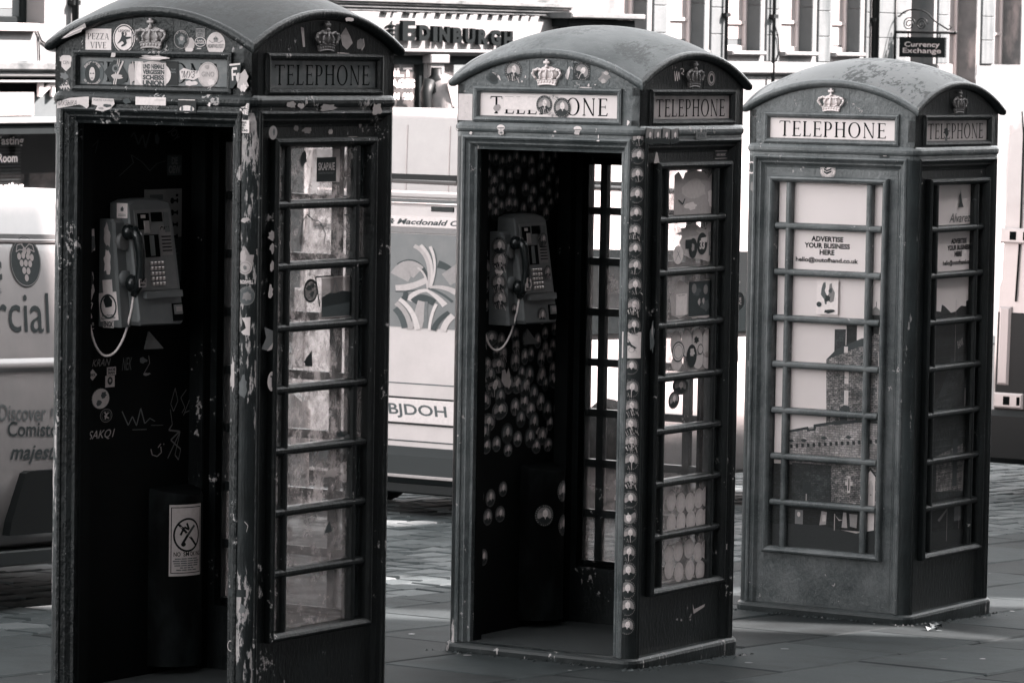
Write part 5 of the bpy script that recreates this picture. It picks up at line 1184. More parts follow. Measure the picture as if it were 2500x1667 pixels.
sideT = lambda u, z, o: (-.2055-o, -(.05-u), z)
def on_cheek(ph, x, z, w_, h, L, rot=0, nm='sticker'): return sticker(ph, lambda u, zz, o: (-.2055-o, -u, zz), .0006, x, z, w_, h, rot, L, False, nm)
W = ('e',)
on_cheek(ph1, .045, 1.475, .085, .105, [('r', 0, 0, 1, 1, .84), ('g', 0, 0, .92, .88, .16, .04), ('p', ((-.5, .5), (0, .9), (.5, .4), (.4, 0), (-.3, -.1)), .02), ('r', -.15, -.25, .28, .2, .8), ('t', 'Berliner\nSportclub', -.1, -.72, .8, .2, .1, 'b')], .12)
on_cheek(ph1, .046, 1.41, .05, .026, [('r', 0, 0, 1, 1, .5), ('t', 'ENGK', 0, 0, .9, .8, .02, 'B')])
on_cheek(ph1, .035, 1.735, .05, .11, [('b', 0, 0, .8, 1, .48, 300)], 0, 'paper_scrap')
on_cheek(ph1, .038, 1.64, .04, .12, [('b', 0, 0, .9, 1, .75, 301), ('b', .3, -.3, .4, .5, .85, 302)], 0, 'paper_scrap')
on_cheek(ph1, .040, 1.55, .05, .06, [('r', 0, 0, .9, .8, .75)], .1)
sticker(ph1, lambda u, zz, o: (-.1455-o, -u, zz), .0006, .058, 1.828, .05, .055, 0, [('r', 0, 0, 1, 1, .84), ('b', 0, .2, .4, .35, .1, 303), ('r', 0, -.5, .7, .05, .3), ('r', 0, -.7, .7, .05, .3)])
WT = lambda u, zz, o: (u, -o, zz)
sticker(ph1, WT, .0012, -.258, 1.72, .045, .08, .08, [('r', 0, 0, 1, 1, .75)])
sticker(ph1, WT, .0012, -.262, 1.56, .07, .13, 0, [('b', 0, 0, .9, 1, .5, 305), ('b', .2, .2, .5, .6, .02, 306)], False, 'paper_scrap')
sticker(ph1, WT, .0012, -.265, 1.465, .07, .07, 0, [('l', ((-.8, .2), (-.3, .9), (.6, .6), (.2, -.2), (.5, -.9), (-.4, -.6)), .14, .6)], False, 'scrawl')
sticker(ph1, WT, .0012, -.268, 1.405, .07, .03, 0, [('t', 'JUISMUS', 0, .2, .95, .5, .4, 'b'), ('r', 0, -.8, .95, .1, .4)])
for i, (x, z, w_, kd) in enumerate(((.048, 1.735, .078, 0), (.052, 1.675, .082, 3), (.048, 1.58, .078, 2), (.056, 1.51, .08, 2))): on_cheek(ph2, x, z, w_, w_*1.05, [('P', kd)], 0, 'round_portrait_sticker')
on_cheek(ph2, .05, 1.627, .05, .05, [('b', 0, 0, 1, 1, .8, 310)], 0, 'paper_scrap')
for u, z, w_, kd, oo in ((.0, 1.435, .075, 0, .143), (.05, 1.76, .06, 1, .112), (.06, 1.62, .06, 2, .13), (-.17, 1.47, .05, 0, .105)): sticker(ph2, WT, oo, u, z, w_, w_, 0, [('P', kd)], False, 'round_portrait_sticker')
sticker(ph2, WT, .163, -.148, 1.585, .05, .07, 0, [('b', 0, 0, 1, 1, .84, 312), ('b', .2, -.3, .5, .5, .1, 313), ('b', -.2, .4, .4, .4, .55, 314)], False, 'paper_scrap')
# notice panel behind the first payphone, pictograms down its side
def wall_panel(k, label, u0, u1, z0, z1):
    mb = MB(WT); mb.box(u0, u1, z0, z1, -.001, .003, M['phone_face'], .0015); p_ = mb.build('notice_board'); tag(p_, label, 'notice', 'instruction boards behind the payphones')
    p_.location, rz = wall_frame(k); p_.rotation_euler = (0, 0, rz)
    mb = MB(WT)
    for i in range(4):
        z = z1-.045-.045*i; u = u1-.05; mb.disc(u-.012, z, .012, .012, .0036, M['ink'], 10); mb.box(u-.01, u+.02, z-.004, z+.004, .0033, .0037, M['ink']); mb.disc(u+.02, z, .006, .01, .0036, M['ink'], 8)
    mb.box(u0+.03, u0+.11, z1-.04, z1-.02, .0033, .0037, paper(.06)); mb.box(u1-.04, u1-.025, z1-.03, z1-.02, .0033, .0037, M['ink']); mb.build('pictogram', p_)
    mb = MB(WT); mb.box(u0+.02, u1, z0-.17, z0-.003, -.001, .0025, paper(.02))
    for i in range(9): mb.box(u0+.05, u1-.02-.01*(i % 3), z0-.16+.016*i, z0-.156+.016*i, .0027, .0029, paper(.09))
    mb.build('small_print', p_)
wall_panel(k1, 'pale instruction board with pictograms behind the payphone of the nearest kiosk', .06, .29, 1.717, 1.90)
wall_panel(k2, 'small dark instruction board behind the payphone of the middle kiosk', .04, .20, 1.62, 1.83)
# curved metal cable cover below the phone, with the smoking ban on the first one
M['cover'] = rough_mat('scuffed_black_cover', .0018, .6, 1.8, 7, .6, .1, .001, spec=.05, stain=(6, 6, (1, 1, .5)))
BU = (.232, .20)
def cable_cover(k, u, label):
    mb = MB(); n = 14; P = []
    for z, q in ((.10, 1), (.60, 1), (.735, 1), (.75, .96)):
        for i in range(n+1):
            a = math.pi*i/n; P.append((u-.125*math.cos(a)*q, z+(.03*(1-math.sin(a))*.8 if z > .7 else 0), .125*math.sin(a)*q*1.05))
    F = [(r_*(n+1)+i, r_*(n+1)+i+1, (r_+1)*(n+1)+i+1, (r_+1)*(n+1)+i) for r_ in range(3) for i in range(n)]
    mb.add(P, [f for f in F], M['cover'], True); mb.add(P[-(n+1):], [tuple(range(n+1))], M['recess']); c_ = mb.build('curved_cover')
    tag(c_, label, 'cover', 'curved covers under the payphones'); c_.location, rz = wall_frame(k); c_.rotation_euler = (0, 0, rz)
    return c_
cc1 = cable_cover(k1, BU[0], 'curved black metal cover with a no smoking sign inside the nearest kiosk')
cc2 = cable_cover(k2, BU[1], 'curved scuffed metal cover with two portrait stickers inside the middle kiosk')
def cyl_T(u, z, o, b=None):
    a = -.34+u/.128; r_ = .1325+o; return ((BU[0] if b is None else b)+r_*math.sin(a), -r_*math.cos(a)*1.0, z)
def sign_layers(mb):
    for i in range(10):
        a, b = -.072+.0144*i, -.072+.0144*(i+1); mb.poly([(a, .445), (b, .445), (b, .715), (a, .715)], 0, paper(.34))
    mb.ring(0, .60, .058, .065, .12, .0006, M['ink'], 30); mb.line([(-.036, .64), (-.012, .615)], .009, .0007, M['ink']); mb.line([(-.012, .615), (.018, .584)], .009, .00075, M['ink']); mb.line([(.018, .584), (.038, .56)], .009, .0007, M['ink'])
    mb.line([(-.02, .57), (.0, .60)], .010, .0008, M['ink']); mb.line([(.0, .60), (.03, .635)], .010, .0009, paper(.02)); 
    mb.line([(-.03, .60), (-.015, .63), (.005, .62), (-.005, .645)], .008, .0008, M['ink']); mb.disc(-.018, .565, .010, .009, .001, M['ink'], 8)
    for i, (tx, x) in enumerate((('NO', -.042), ('SM', -.006), ('OK', .022), ('ING', .05))): mb.text(tx, x, .528, .012 if i else .013, .0085, .0008, M['ink'], bold=.02)
    for i in range(6):
        w_ = (.05, .058, .055, .052, .03, .045)[i]; z = .51-.0085*i
        for q in range(4): mb.poly([(-w_+2*w_*q/4, z-.002), (-w_+2*w_*(q+1)/4-.003, z-.002), (-w_+2*w_*(q+1)/4-.003, z+.002), (-w_+2*w_*q/4, z+.002)], .0007, paper(.06))
    for x0, x1, z0, z1 in ((-.066, -.063, .455, .705), (.063, .066, .455, .705)): mb.poly([(x0, z0), (x1, z0), (x1, z1), (x0, z1)], .0007, M['ink'])
    for z in (.455, .703):
        for q in range(8): mb.poly([(-.066+.0165*q, z), (-.066+.0165*(q+1), z), (-.066+.0165*(q+1), z+.003), (-.066+.0165*q, z+.003)], .0007, M['ink'])
mb = MB(cyl_T); sign_layers(mb); mb.build('no_smoking_sign', cc1)
for a, z, kd in ((-.045, .56, 0), (.07, .51, 0), (.06, .66, 1)):
    sticker(cc2, lambda u, z, o: cyl_T(u, z, o, BU[1]), .0, a, z, .085, .095, 0, [('P', kd)], True, 'round_portrait_sticker')
# shelf with dusty edge: triangular bracket plate
for k, lab in ((k1, 'dusty triangular plate under the payphone of the nearest kiosk'), (k2, 'dusty triangular plate under the payphone of the middle kiosk')):
    mb = MB(WT); mb.poly([(.01, 1.306), (.125, 1.304), (.035, 1.372)], .05, paper(.16), .006); t_ = mb.build('corner_plate'); tag(t_, lab, 'plate', 'triangular plates under the payphones')
    t_.location, rz = wall_frame(k); t_.rotation_euler = (0, 0, rz)
# litter blown against the plinths and on the flags
rl = random.Random(5)
for i, (a, p_, lab) in enumerate(((5.0, -.46, 'dry leaf curled against the plinth of the closed kiosk, left end'), (5.16, -.40, 'dry leaf lying right of the first one at the closed kiosk plinth'), (6.0, -.62, 'white paper crumb below the right side of the closed kiosk'))):
    x, y = sp(a, p_); mb = MB(); pts = blob_pts(400+i, 9); mb.add([(q[0]*.04, q[1]*.03, .004+.018*(j % 3)/2) for j, q in enumerate(pts)]+[(0, 0, .012)], [(j, (j+1) % 9, 9) for j in range(9)], paper((.06, .08, .4)[i]), raw=True)
    o_ = mb.build('fallen_leaf' if i < 2 else 'paper_crumb'); tag(o_, lab, 'leaf' if i < 2 else 'litter'); o_.location = (x, y, gz(x, y)+.002)
# ------------------------------------------------------------------ vehicles (local x = down the street, local y = away from the kiosks)
M['white_paint'] = base_mat('white_vehicle_paint', .74, .18)[0]; M['cream_paint'] = base_mat('pale_vehicle_paint', .66, .2)[0]
M['van_paint'] = base_mat('grubby_van_paint', .3, .22)[0]
for k_ in ('white_paint', 'cream_paint', 'van_paint'):
    nt_ = M[k_].node_tree; b_ = nt_.nodes['Principled BSDF']; c_ = coords(nt_); f_ = noise(nt_, c_, 3, 6, .7)
    lo_, hi_ = {'white_paint': (.29, .42), 'cream_paint': (.38, .58), 'van_paint': (.17, .27)}[k_]; nt_.links.new(mixc(nt_, f_, tone(lo_), tone(hi_)), b_.inputs['Base Color']); b_.inputs['Coat Weight'].default_value = .5; b_.inputs['Coat Roughness'].default_value = .06
M['dark_glass'] = base_mat('vehicle_glass', .012, .06)[0]; M['tyre'] = rough_mat('tyre_rubber', .018, .7, 1.4, 30, .85); M['rim'] = base_mat('wheel_rim', .35, .35, .7)[0]
M['trim'] = base_mat('black_trim', .006, .5, spec=.2)[0]; M['lamp'] = base_mat('lamp_lens', .30, .12)[0]; M['grey_trim'] = base_mat('grey_bumper_plastic', .016, .5, spec=.3)[0]
def car_body(mb, st, m, W):
    """loft of half sections: st = [(x, z_low, z_belt, z_top, half width low, belt, top)]"""
    n = 14; P = []
    for x, zl, zb, zt, wl, wb, wt in st:
        h = [(wl*.9, zl), (wl, zl+.04), (wb, zl+(zb-zl)*.5), (wb, zb-.04), (wb-.012, zb), (wt+(wb-wt)*.25, zt-.10), (wt*.90, zt-.02)]
        P += [(x, -y, z) for y, z in h]+[(x, y, z) for y, z in h[::-1]]
    F = []
    for i in range(len(st)-1):
        for j in range(n): a, b = i*n+j, i*n+(j+1) % n; F.append((a, b, b+n, a+n))
    V = [(x, y+W, z) for x, y, z in P]; mb.add(V, F, m, True, raw=True)
    mb.add(V[:n], [tuple(range(n))[::-1]], m, raw=True); mb.add(V[-n:], [tuple(range(n))], m, raw=True)
def wheel(par, x, y, r, wd=.2, z0=0):
    mb = MB()
    def cyl(prof, m):
        n = 24; P = []; F = []
        for q, o in prof: P += [(x+q*math.cos(2*math.pi*i/n), y+o, z0+r+q*math.sin(2*math.pi*i/n)) for i in range(n)]
        for k in range(len(prof)-1):
            for i in range(n): j = (i+1) % n; F.append((k*n+i, k*n+j, (k+1)*n+j, (k+1)*n+i))
        mb.add(P, F, m, True, raw=True)
    cyl([(r*.62, -wd/2), (r*.92, -wd/2), (r, -wd/2+.03), (r, wd/2-.03), (r*.92, wd/2), (r*.62, wd/2)], M['tyre']); w_ = mb.build('wheel', par)
    mb = MB(); cyl([(.001, -wd/2+.03), (r*.2, -wd/2+.01), (r*.55, -wd/2+.03), (r*.63, -wd/2+.004), (r*.63, wd/2-.004), (r*.4, wd/2-.03), (.001, wd/2-.03)], M['rim'])
    for k in range(5):
        a = 2*math.pi*k/5; c, s = math.cos(a), math.sin(a); mb.add([(x+q*c-t*s, y-wd/2+.012, z0+r+q*s+t*c) for q, t in ((r*.25, -.025), (r*.25, .025), (r*.55, .035), (r*.55, -.035))], [(0, 1, 2, 3)], M['recess'], raw=True)
    mb.build('rim', w_)
def side_T(W): return lambda u, z, o: (u, -o+W, z)             # near flank of a vehicle lying at local y = W
def end_T(x0): return lambda u, z, o: (x0-o, -u, z)            # rear end; u grows towards the kiosks
def van(label, loc_ap, L, Wd, Hh, m, zl=.26, group='vans and cars parked along the street', tp=1.0):
    a, p = loc_ap; x, y = sp(a, p); t = thing('parked_van', label, 'van', (x, y, gz(x, y)), SROT, group)
    t.rotation_euler = (0, R(2.2), SROT)
    w2 = Wd/2
    st = [(.0, zl+.12, Hh*.55, Hh-.10, w2-.10, w2-.06, w2-.22*tp), (.03, zl+.05, Hh*.55, Hh-.03, w2-.03, w2-.02, w2-.17*tp), (.18, zl, Hh*.55, Hh, w2-.01, w2, w2-.14*tp), (L*.68, zl, Hh*.55, Hh, w2-.01, w2, w2-.14*tp)]
    st += [(L*.74, zl, Hh*.55, Hh-.03, w2-.01, w2, w2-.16), (L*.87, zl, Hh*.56, Hh*.62, w2-.01, w2-.01, w2-.18), (L*.97, zl+.03, Hh*.46, Hh*.51, w2-.05, w2-.06, w2-.22), (L, zl+.12, Hh*.42, Hh*.44, w2-.2, w2-.2, w2-.4)]
    mb = MB(); car_body(mb, st, m, w2); mb.build('body', t)
    for wx in (L*.17, L*.80):
        for wy in (.11, Wd-.11): wheel(t, wx, wy, .33)
        for wy, s_ in ((-.004, 1),):
            mb = MB(side_T(0)); mb.ring(wx, .34, .43, .43, .16, .012, M['trim'], 24); mb.disc(wx, .34, .37, .37, .004, M['recess'], 24); mb.build('wheel_arch', t)
    mb = MB(side_T(0)); mb.box(L*.7, L*.82, Hh*.60, Hh*.84, -.03, .002, M['dark_glass'], .004); mb.build('side_window', t)
    return t
# van at the kerb, left of the nearest kiosk: its flank carries the lettering
vL = van('pale delivery van with lettering and a grape emblem, left of the nearest kiosk', (.25, 2.66), 4.35, 1.95, 1.90, M['van_paint'])
vg = vL.location.z
T = lambda u, z, o: (u, -o+min(max(z-1.005, 0), .04)*.3+max(z-1.045, 0)*.123, z)          # the flank leans in above the belt line
def LZ(a, z): return (a-.25)/1.0, z-vg+(a-.25)*.0384   # street position and height -> place on the flank
def vtext(s, a0, a1, z0, z1, m, nm='lettering', bold=0, shear=0):
    (u0, v0), (u1, v1) = LZ(a0, z0), LZ(a1, z1); mb = MB(T); mb.text(s, (u0+u1)/2, (v0+v1)/2, (u1-u0)/2, (v1-v0)/2, .0035, m, bold=bold, shear=shear, rot=-.03); mb.build(nm, vL)
vtext('ercial', 1.845, 2.345, 1.165, 1.325, paper(.05)); vtext('c', 1.93, 2.03, 1.39, 1.475, paper(.03), bold=.03); vtext('N E S', 1.90, 2.018, 1.335, 1.352, paper(.08))
vtext('Discover', 1.955, 2.29, .765, .826, paper(.11), bold=.01); vtext('m', 2.325, 2.40, .765, .80, paper(.11), bold=.01); vtext('Comiston', 2.02, 2.43, .690, .742, paper(.03), bold=.012); vtext('majestic', 2.045, 2.44, .565, .635, paper(.03), bold=.018, shear=.25)
mb = MB(T); u, v = LZ(2.202, 1.462); mb.disc(u, v, .109, .112, .0035, paper(.03), 30); mb.ring(u, v, .106, .108, .03, .0038, paper(.25), 30)
for x, y in ((-.045, .03), (-.015, .035), (.018, .03), (.045, .025), (-.03, .0), (.0, .0), (.03, -.003), (-.015, -.033), (.015, -.035), (.0, -.066), (-.005, .055), (.025, .053)): mb.disc(u+x, v+y-.005, .014, .016, .0042, paper(.34), 10)
mb.line([(u-.03, v+.095), (u, v+.05)], .006, .0045, paper(.3))
for s_ in (-1, 1): mb.line([(u, v+.06), (u+s_*.03, v+.08), (u+s_*.055, v+.075), (u+s_*.065, v+.045), (u+s_*.04, v+.055), (u, v+.052)], .005, .0046, paper(.3))
mb.build('grape_emblem', vL)
mb = MB(T); (u0, v0), (u1, v1) = LZ(2.02, .257), LZ(4.1, .46); k_ = -.0384*.6
mb.poly([(u0, v0), (u1, v0-.0), (u1, v1), (u0+.13, v1), (u0+.10, v1-.01), (u0+.01, v0+.06)], .035, M['trim'], .05); mb.build('side_moulding', vL)
mb = MB(T); u1, v1 = LZ(1.0, 1.622); mb.box(.2, 3.0, v1-.012, v1+.010, -.02, .003, paper(.16)); mb.box(.2, 3.0, v1-.03, v1-.012, -.02, .008, M['van_paint'], .004); mb.build('side_rail', vL)
mb = MB(T); u1, v1 = LZ(1.0, 1.05)
P_ = [(.25, v1-.03, .002), (2.9, v1-.03, .002), (.25, v1-.012, .022), (2.9, v1-.012, .022), (.25, v1+.004, .022), (2.9, v1+.004, .022), (.25, v1+.03, .002), (2.9, v1+.03, .002)]
mb.add(P_, [(0, 1, 3, 2), (2, 3, 5, 4), (4, 5, 7, 6)], M['van_paint'], True); mb.build('side_crease', vL)
mb = MB(T); mb.box(.1, 4.0, .20, .27, -.10, .012, M['grey_trim'], .008); mb.build('sill', vL)
# estate car between the first two kiosks: pictured rear window, roof rack
xa, ya = sp(8.83, 4.18); cE = thing('parked_car', 'pale estate car with a leaf picture over its rear window, behind the two open kiosks', 'car', (xa, ya, gz(xa, ya)), SROT, 'vans and cars parked along the street')
cE.rotation_euler = (0, R(2.2), SROT)
ez = cE.location.z; Wd = 1.74; w2 = Wd/2
st = [(-.02, .30, .95, 1.30, w2-.06, w2-.05, w2-.2), (.0, .26, 1.05, 1.72, w2-.03, w2-.03, w2-.16), (.16, .22, 1.1, 1.87, w2, w2, w2-.13), (.5, .2, 1.1, 1.93, w2, w2, w2-.12), (2.4, .2, 1.1, 1.92, w2, w2, w2-.12), (2.9, .2, 1.1, 1.84, w2, w2, w2-.15), (3.7, .2, 1.08, 1.14, w2, w2-.01, w2-.14), (4.25, .25, .82, .90, w2-.08, w2-.08, w2-.25), (4.4, .32, .66, .70, w2-.25, w2-.25, w2-.4)]
mb = MB(); car_body(mb, st, M['cream_paint'], w2); mb.build('body', cE)
for wx in (.95, 3.5):
    for wy in (.10, Wd-.10): wheel(cE, wx, wy, .32)
    mb = MB(side_T(0)); mb.ring(wx, .33, .41, .41, .14, .010, M['trim'], 24); mb.disc(wx, .33, .37, .37, .004, M['recess'], 24); mb.build('wheel_arch', cE)
mb = MB(side_T(0)); 
for x0, x1 in ((.35, 1.35), (1.45, 2.35), (2.42, 3.0)): mb.poly([(x0, 1.14), (x1, 1.14), (x1-(.0 if x1 < 2.9 else .0), 1.66), (x0+.03, 1.66)], .02, M['dark_glass'], .06)
mb.build('side_windows', cE)
ET = end_T(0)
def EP(p, z): return -(p-4.18), z-ez           # street-cross position and height -> rear face
def ebox(nm, p0, p1, z0, z1, o0, o1, m, c=.008):
    (ua, za), (ub, zb) = EP(p1, z0), EP(p0, z1); mb = MB(ET); mb.box(ua, ub, za, zb, o0, o1, m, c); return mb.build(nm, cE)
ebox('tailgate', 4.30, 5.80, .14, 1.50, -.06, .022, M['cream_paint'], .02)
mb = MB(ET); 
(ua, za), (ub, zb) = EP(5.21, .745), EP(4.34, 1.315)
lv = rough_mat('vinyl_leaf_print', .15, .7, 1.25, 9, .35, .0, .001); ld = paper(.06); ll = paper(.40); lm = paper(.22)
mb.poly([(ua, za), (ub, za), (ub, zb), (ua, zb)], .0245, lv)
mb.build('rear_window_picture', cE); mb = MB(ET)
def LP(x, y): # picture pixels (crop 706x1568) -> rear face
    p = 5.118-(x-95)/540*(5.118-4.701); z = 1.26-(y-590)/(1490-590)*(1.26-.74); return EP(p, z)
cnt = [0]
def lf(v, pts, w0, w1):
    n = len(pts); cnt[0] += 1
    L_, R_ = [], []
    for i, (x, y) in enumerate(pts):
        x0, y0 = pts[max(0, i-1)]; x1, y1 = pts[min(n-1, i+1)]; d_ = math.hypot(x1-x0, y1-y0) or 1; nx, ny = -(y1-y0)/d_, (x1-x0)/d_; q = w0+(w1-w0)*i/(n-1)
        L_.append((x+nx*q/2, y+ny*q/2)); R_.append((x-nx*q/2, y-ny*q/2))
    for i in range(n-1):
        pl_ = [LP(*L_[i]), LP(*L_[i+1]), LP(*R_[i+1]), LP(*R_[i])]; ar = sum(a[0]*b[1]-b[0]*a[1] for a, b in zip(pl_, pl_[1:]+pl_[:1]))
        mb.poly(pl_ if ar > 0 else pl_[::-1], .0247+.00012*cnt[0], paper(v))
def bez(p0, p1, p2, n=9): return [((1-t)**2*p0[0]+2*t*(1-t)*p1[0]+t*t*p2[0], (1-t)**2*p0[1]+2*t*(1-t)*p1[1]+t*t*p2[1]) for t in [i/n for i in range(n+1)]]
for (ox, oy) in ((0, 0), (600, -20)):
    B = lambda p0, p1, p2: bez((p0[0]+ox, p0[1]+oy), (p1[0]+ox, p1[1]+oy), (p2[0]+ox, p2[1]+oy))
    lf(.05, B((100, 830), (230, 730), (330, 860)), 30, 60); lf(.05, B((330, 860), (390, 930), (400, 1040)), 60, 20)
    lf(.28, B((120, 960), (190, 800), (300, 900)), 190, 150); lf(.05, B((480, 800), (600, 830), (640, 900)), 80, 40)
    lf(.24, B((560, 960), (640, 900), (700, 860)), 140, 170); lf(.34, B((250, 620), (430, 700), (400, 1060)), 40, 30)
    lf(.44, B((310, 610), (470, 760), (410, 1050)), 34, 16); lf(.10, B((350, 620), (480, 760), (425, 1050)), 10, 8); lf(.46, B((400, 620), (490, 800), (420, 1050)), 30, 14)
    lf(.08, B((430, 640), (500, 790), (435, 1050)), 12, 8); lf(.4, B((90, 1080), (260, 1060), (380, 970)), 70, 60); lf(.05, B((90, 1110), (280, 1100), (400, 1060)), 14, 10)
    lf(.4, B((290, 850), (380, 900), (390, 1060)), 20, 18); lf(.46, B((220, 1200), (260, 1090), (400, 1080)), 60, 30); lf(.04, B((270, 1220), (330, 1120), (460, 1210)), 90, 70)
    lf(.46, B((380, 1080), (480, 1130), (560, 1230)), 26, 60); lf(.06, B((400, 1060), (520, 1090), (630, 1190)), 20, 26); lf(.36, B((410, 1050), (540, 1020), (660, 1090)), 24, 60)
    lf(.30, B((300, 1480), (330, 1300), (350, 1200)), 110, 90); lf(.14, B((390, 1480), (380, 1330), (385, 1200)), 40, 30); lf(.48, B((310, 1500), (280, 1290), (130, 1190)), 50, 40)
    lf(.30, B((240, 1500), (220, 1330), (100, 1230)), 60, 50); lf(.06, B((190, 1490), (170, 1360), (90, 1290)), 60, 60); lf(.5, B((420, 1500), (430, 1330), (480, 1220)), 26, 30)
    lf(.05, B((460, 1500), (480, 1390), (600, 1300)), 50, 40); lf(.44, B((550, 1500), (570, 1400), (640, 1330)), 60, 60); lf(.05, B((180, 1110), (200, 1150), (170, 1190)), 40, 60)
mb.build('leaf_ornament', cE)
ebox('signboard', 4.33, 5.75, 1.355, 1.42, .0225, .030, paper(.62), .003)
(ua, za) = EP(4.93, 1.388); mb = MB(ET); mb.text('& Macdonald Ci', ua, za, .27, .017, .0307, paper(.05), bold=.03, shear=.3); mb.build('lettering', cE)
ebox('window_edge', 4.33, 5.75, 1.318, 1.352, .0225, .028, paper(.20), .003)
ebox('brake_light', 4.72, 4.885, 1.455, 1.485, .0225, .030, M['dark_glass'], .004)
ebox('roof_edge', 4.36, 5.72, 1.505, 1.525, -.05, .035, paper(.14), .004); ebox('roof_spoiler', 4.36, 5.72, 1.53, 1.575, -.10, .05, M['white_paint'], .012)
mb = MB(); 
for s_ in (.16, Wd-.16):
    mb.tube([(.25, s_, 1.90), (.32, s_, 2.02), (.6, s_, 2.04), (2.4, s_, 2.03), (2.7, s_, 1.98), (2.8, s_, 1.88)], .018, M['trim'], 8, raw=True)
for x_ in (.32, 1.6):
    mb.box(x_-.0, x_+.06, 2.045, 2.08, -Wd+.05, -.05, M['trim'])
mb.build('roof_rack', cE)
(ua, za), (ub, zb) = EP(5.30, .165), EP(4.66, .31); mb = MB(ET); mb.box(ua-.015, ub+.015, za-.012, zb+.012, .02, .027, M['trim']); mb.box(ua, ub, za, zb, .0275, .032, paper(.58), .003); pl_ = mb.build('number_plate', cE)
mb = MB(ET); mb.text('ИBJDOH', (ua+ub)/2, (za+zb)/2, .27, .045, .0326, paper(.08), bold=.02, shear=-.12); mb.build('lettering', pl_)
ebox('tailgate_seam', 4.32, 5.78, .40, .408, .02, .0235, paper(.1), .001); ebox('tailgate_seam', 4.32, 5.78, .05, .058, .02, .0235, paper(.04), .001); ebox('bumper', 4.22, 5.88, -.20, .02, -.10, .10, M['grey_trim'], .05); ebox('bumper_lip', 4.24, 5.86, -.165, -.145, .05, .112, paper(.30), .004); ebox('lower_apron', 4.26, 5.84, -.265, -.195, -.1, .05, M['trim'], .01)
for p_ in (4.22, 5.78):
    ebox('tail_lamp', p_, p_+.10, .45, .95, -.06, .03, M['lamp'], .015)
# big white van on the far side and the one beyond the last kiosk
vF = van('tall white panel van on the far side of the street, behind the estate car', (16.3, 9.0), 6.2, 2.1, 2.72, M['white_paint'])
mb = MB(RT_ := end_T(0)); 
for u_, w_ in ((-1.04, .012), (-.62, .008)): mb.box(u_, u_+w_, .5, 2.55, -.03, .006, paper(.44))
mb.build('door_seam', vF)
for z_ in (1.05, 1.62): mb = MB(RT_); mb.box(-1.98, -.12, z_, z_+.02, -.03, .008, paper(.36), .003); mb.build('door_crease', vF)
mb = MB(RT_); mb.box(-1.02, -.90, 1.42, 1.56, .0, .03, paper(.3), .008); mb.build('door_handle', vF)
vR = van('white panel van with exposed door hinges, right behind the closed kiosk', (14.9, 2.0), 6.0, 2.02, 2.76, M['white_paint'], tp=.45)
rz_ = vR.location.z; RT = end_T(0)
def rbox(nm, p0, p1, z0, z1, o0, o1, m, c=.006):
    mb = MB(RT); mb.box(-(p1-2.0), -(p0-2.0), z0-rz_, z1-rz_, o0, o1, m, c); return mb.build(nm, vR)
rbox('bumper', 2.03, 4.0, -.46, -.08, -.12, .09, M['trim'], .04)
rbox('lower_panel', 2.06, 3.97, -.10, .62, -.06, .012, M['trim'], .01)
rbox('tail_lamp', 3.86, 3.95, .10, .66, -.06, .03, M['lamp'], .015)
for z_ in (1.17, -.01):
    h_o = rbox('door_hinge', 3.73, 3.96, z_-.055, z_+.055, .0, .05, M['white_paint'], .012)
    mb = MB(RT); mb.box(-(3.88-2.0), -(3.83-2.0), z_-.03-rz_, z_+.03-rz_, .048, .053, M['recess']); mb.build('hinge_slot', h_o); mb = MB(RT); mb.box(-(3.775-2.0), -(3.75-2.0), z_-.03-rz_, z_+.03-rz_, .048, .053, M['recess']); mb.build('hinge_slot', h_o)
mb = MB(RT); mb.tube([(-1.84, 2.06-rz_, .012), (-1.82, 1.9-rz_, .014), (-1.815, 1.2-rz_, .014), (-1.83, .7-rz_, .014)], .007, M['trim'], 6); mb.build('door_seal', vR)
# ------------------------------------------------------------------ the far side of the street
FP = 23.665
M['stone_white'] = rough_mat('pale_sunlit_stone', .16, .75, 1.2, 1.3, .85, .4, .01, stain=(1.4, .55, (1, 1, .18)))
M['stone_pier'] = rough_mat('weathered_pier_stone', .10, .6, 1.25, 2.2, .85, .5, .012, stain=(2.2, .40, (1.5, 1, .22)))
M['harl'] = rough_mat('pale_rendered_wall', .16, .85, 1.15, 2, .85, .3, .006, stain=(.9, .75, (1, 1, .4)))
M['stone_dark'] = rough_mat('soot_and_shade_stone', .08, .4, 1.9, 3, .9, .5, .01, stain=(2, 3, (1, 1, .4)))  # dark masonry, also the shade painted on the deeper reveals
M['grey_stone'] = rough_mat('grey_stone_and_reveal_shade', .07, .7, 1.3, 3, .85, .3, .006)  # grey trim stone, also the shade painted on window reveals
M['old_cornice'] = rough_mat('streaked_cornice_stone', .11, .4, 1.5, 4, .9, .5, .01, stain=(3, .2, (.6, 1, 1.2)))
M['sash'] = base_mat('white_sash_paint', .42, .4)[0]; M['blind'] = base_mat('drawn_blind', .25, .8)[0]
M['pane_far'] = base_mat('reflecting_window_pane', .10, .05)[0]; M['dark_shop_glass'] = glass_mat('dark_shop_window_glass', .03, .2, .4, .7, 2, .8, .2, .5)
M['shop_glass'] = glass_mat('shop_window_glass', .25, .3, .3, .6, 2, .8, .2, .6)
M['fascia_white'] = rough_mat('white_shop_fascia', .17, .95, 1.05, 1, .5, .05, .001)
M['dark_wood'] = rough_mat('black_shopfront_paint', .010, .7, 1.4, 6, .8, .1, .002, spec=.08)
M['lettering_white'] = base_mat('white_letters', .8, .4)[0]
def fac(name, label, a): x, y = sp(a, FP); return thing(name, label, 'building', (x, y, 0), SROT, None)
def fT(a0): return lambda u, z, o: (u-a0, -o, z)
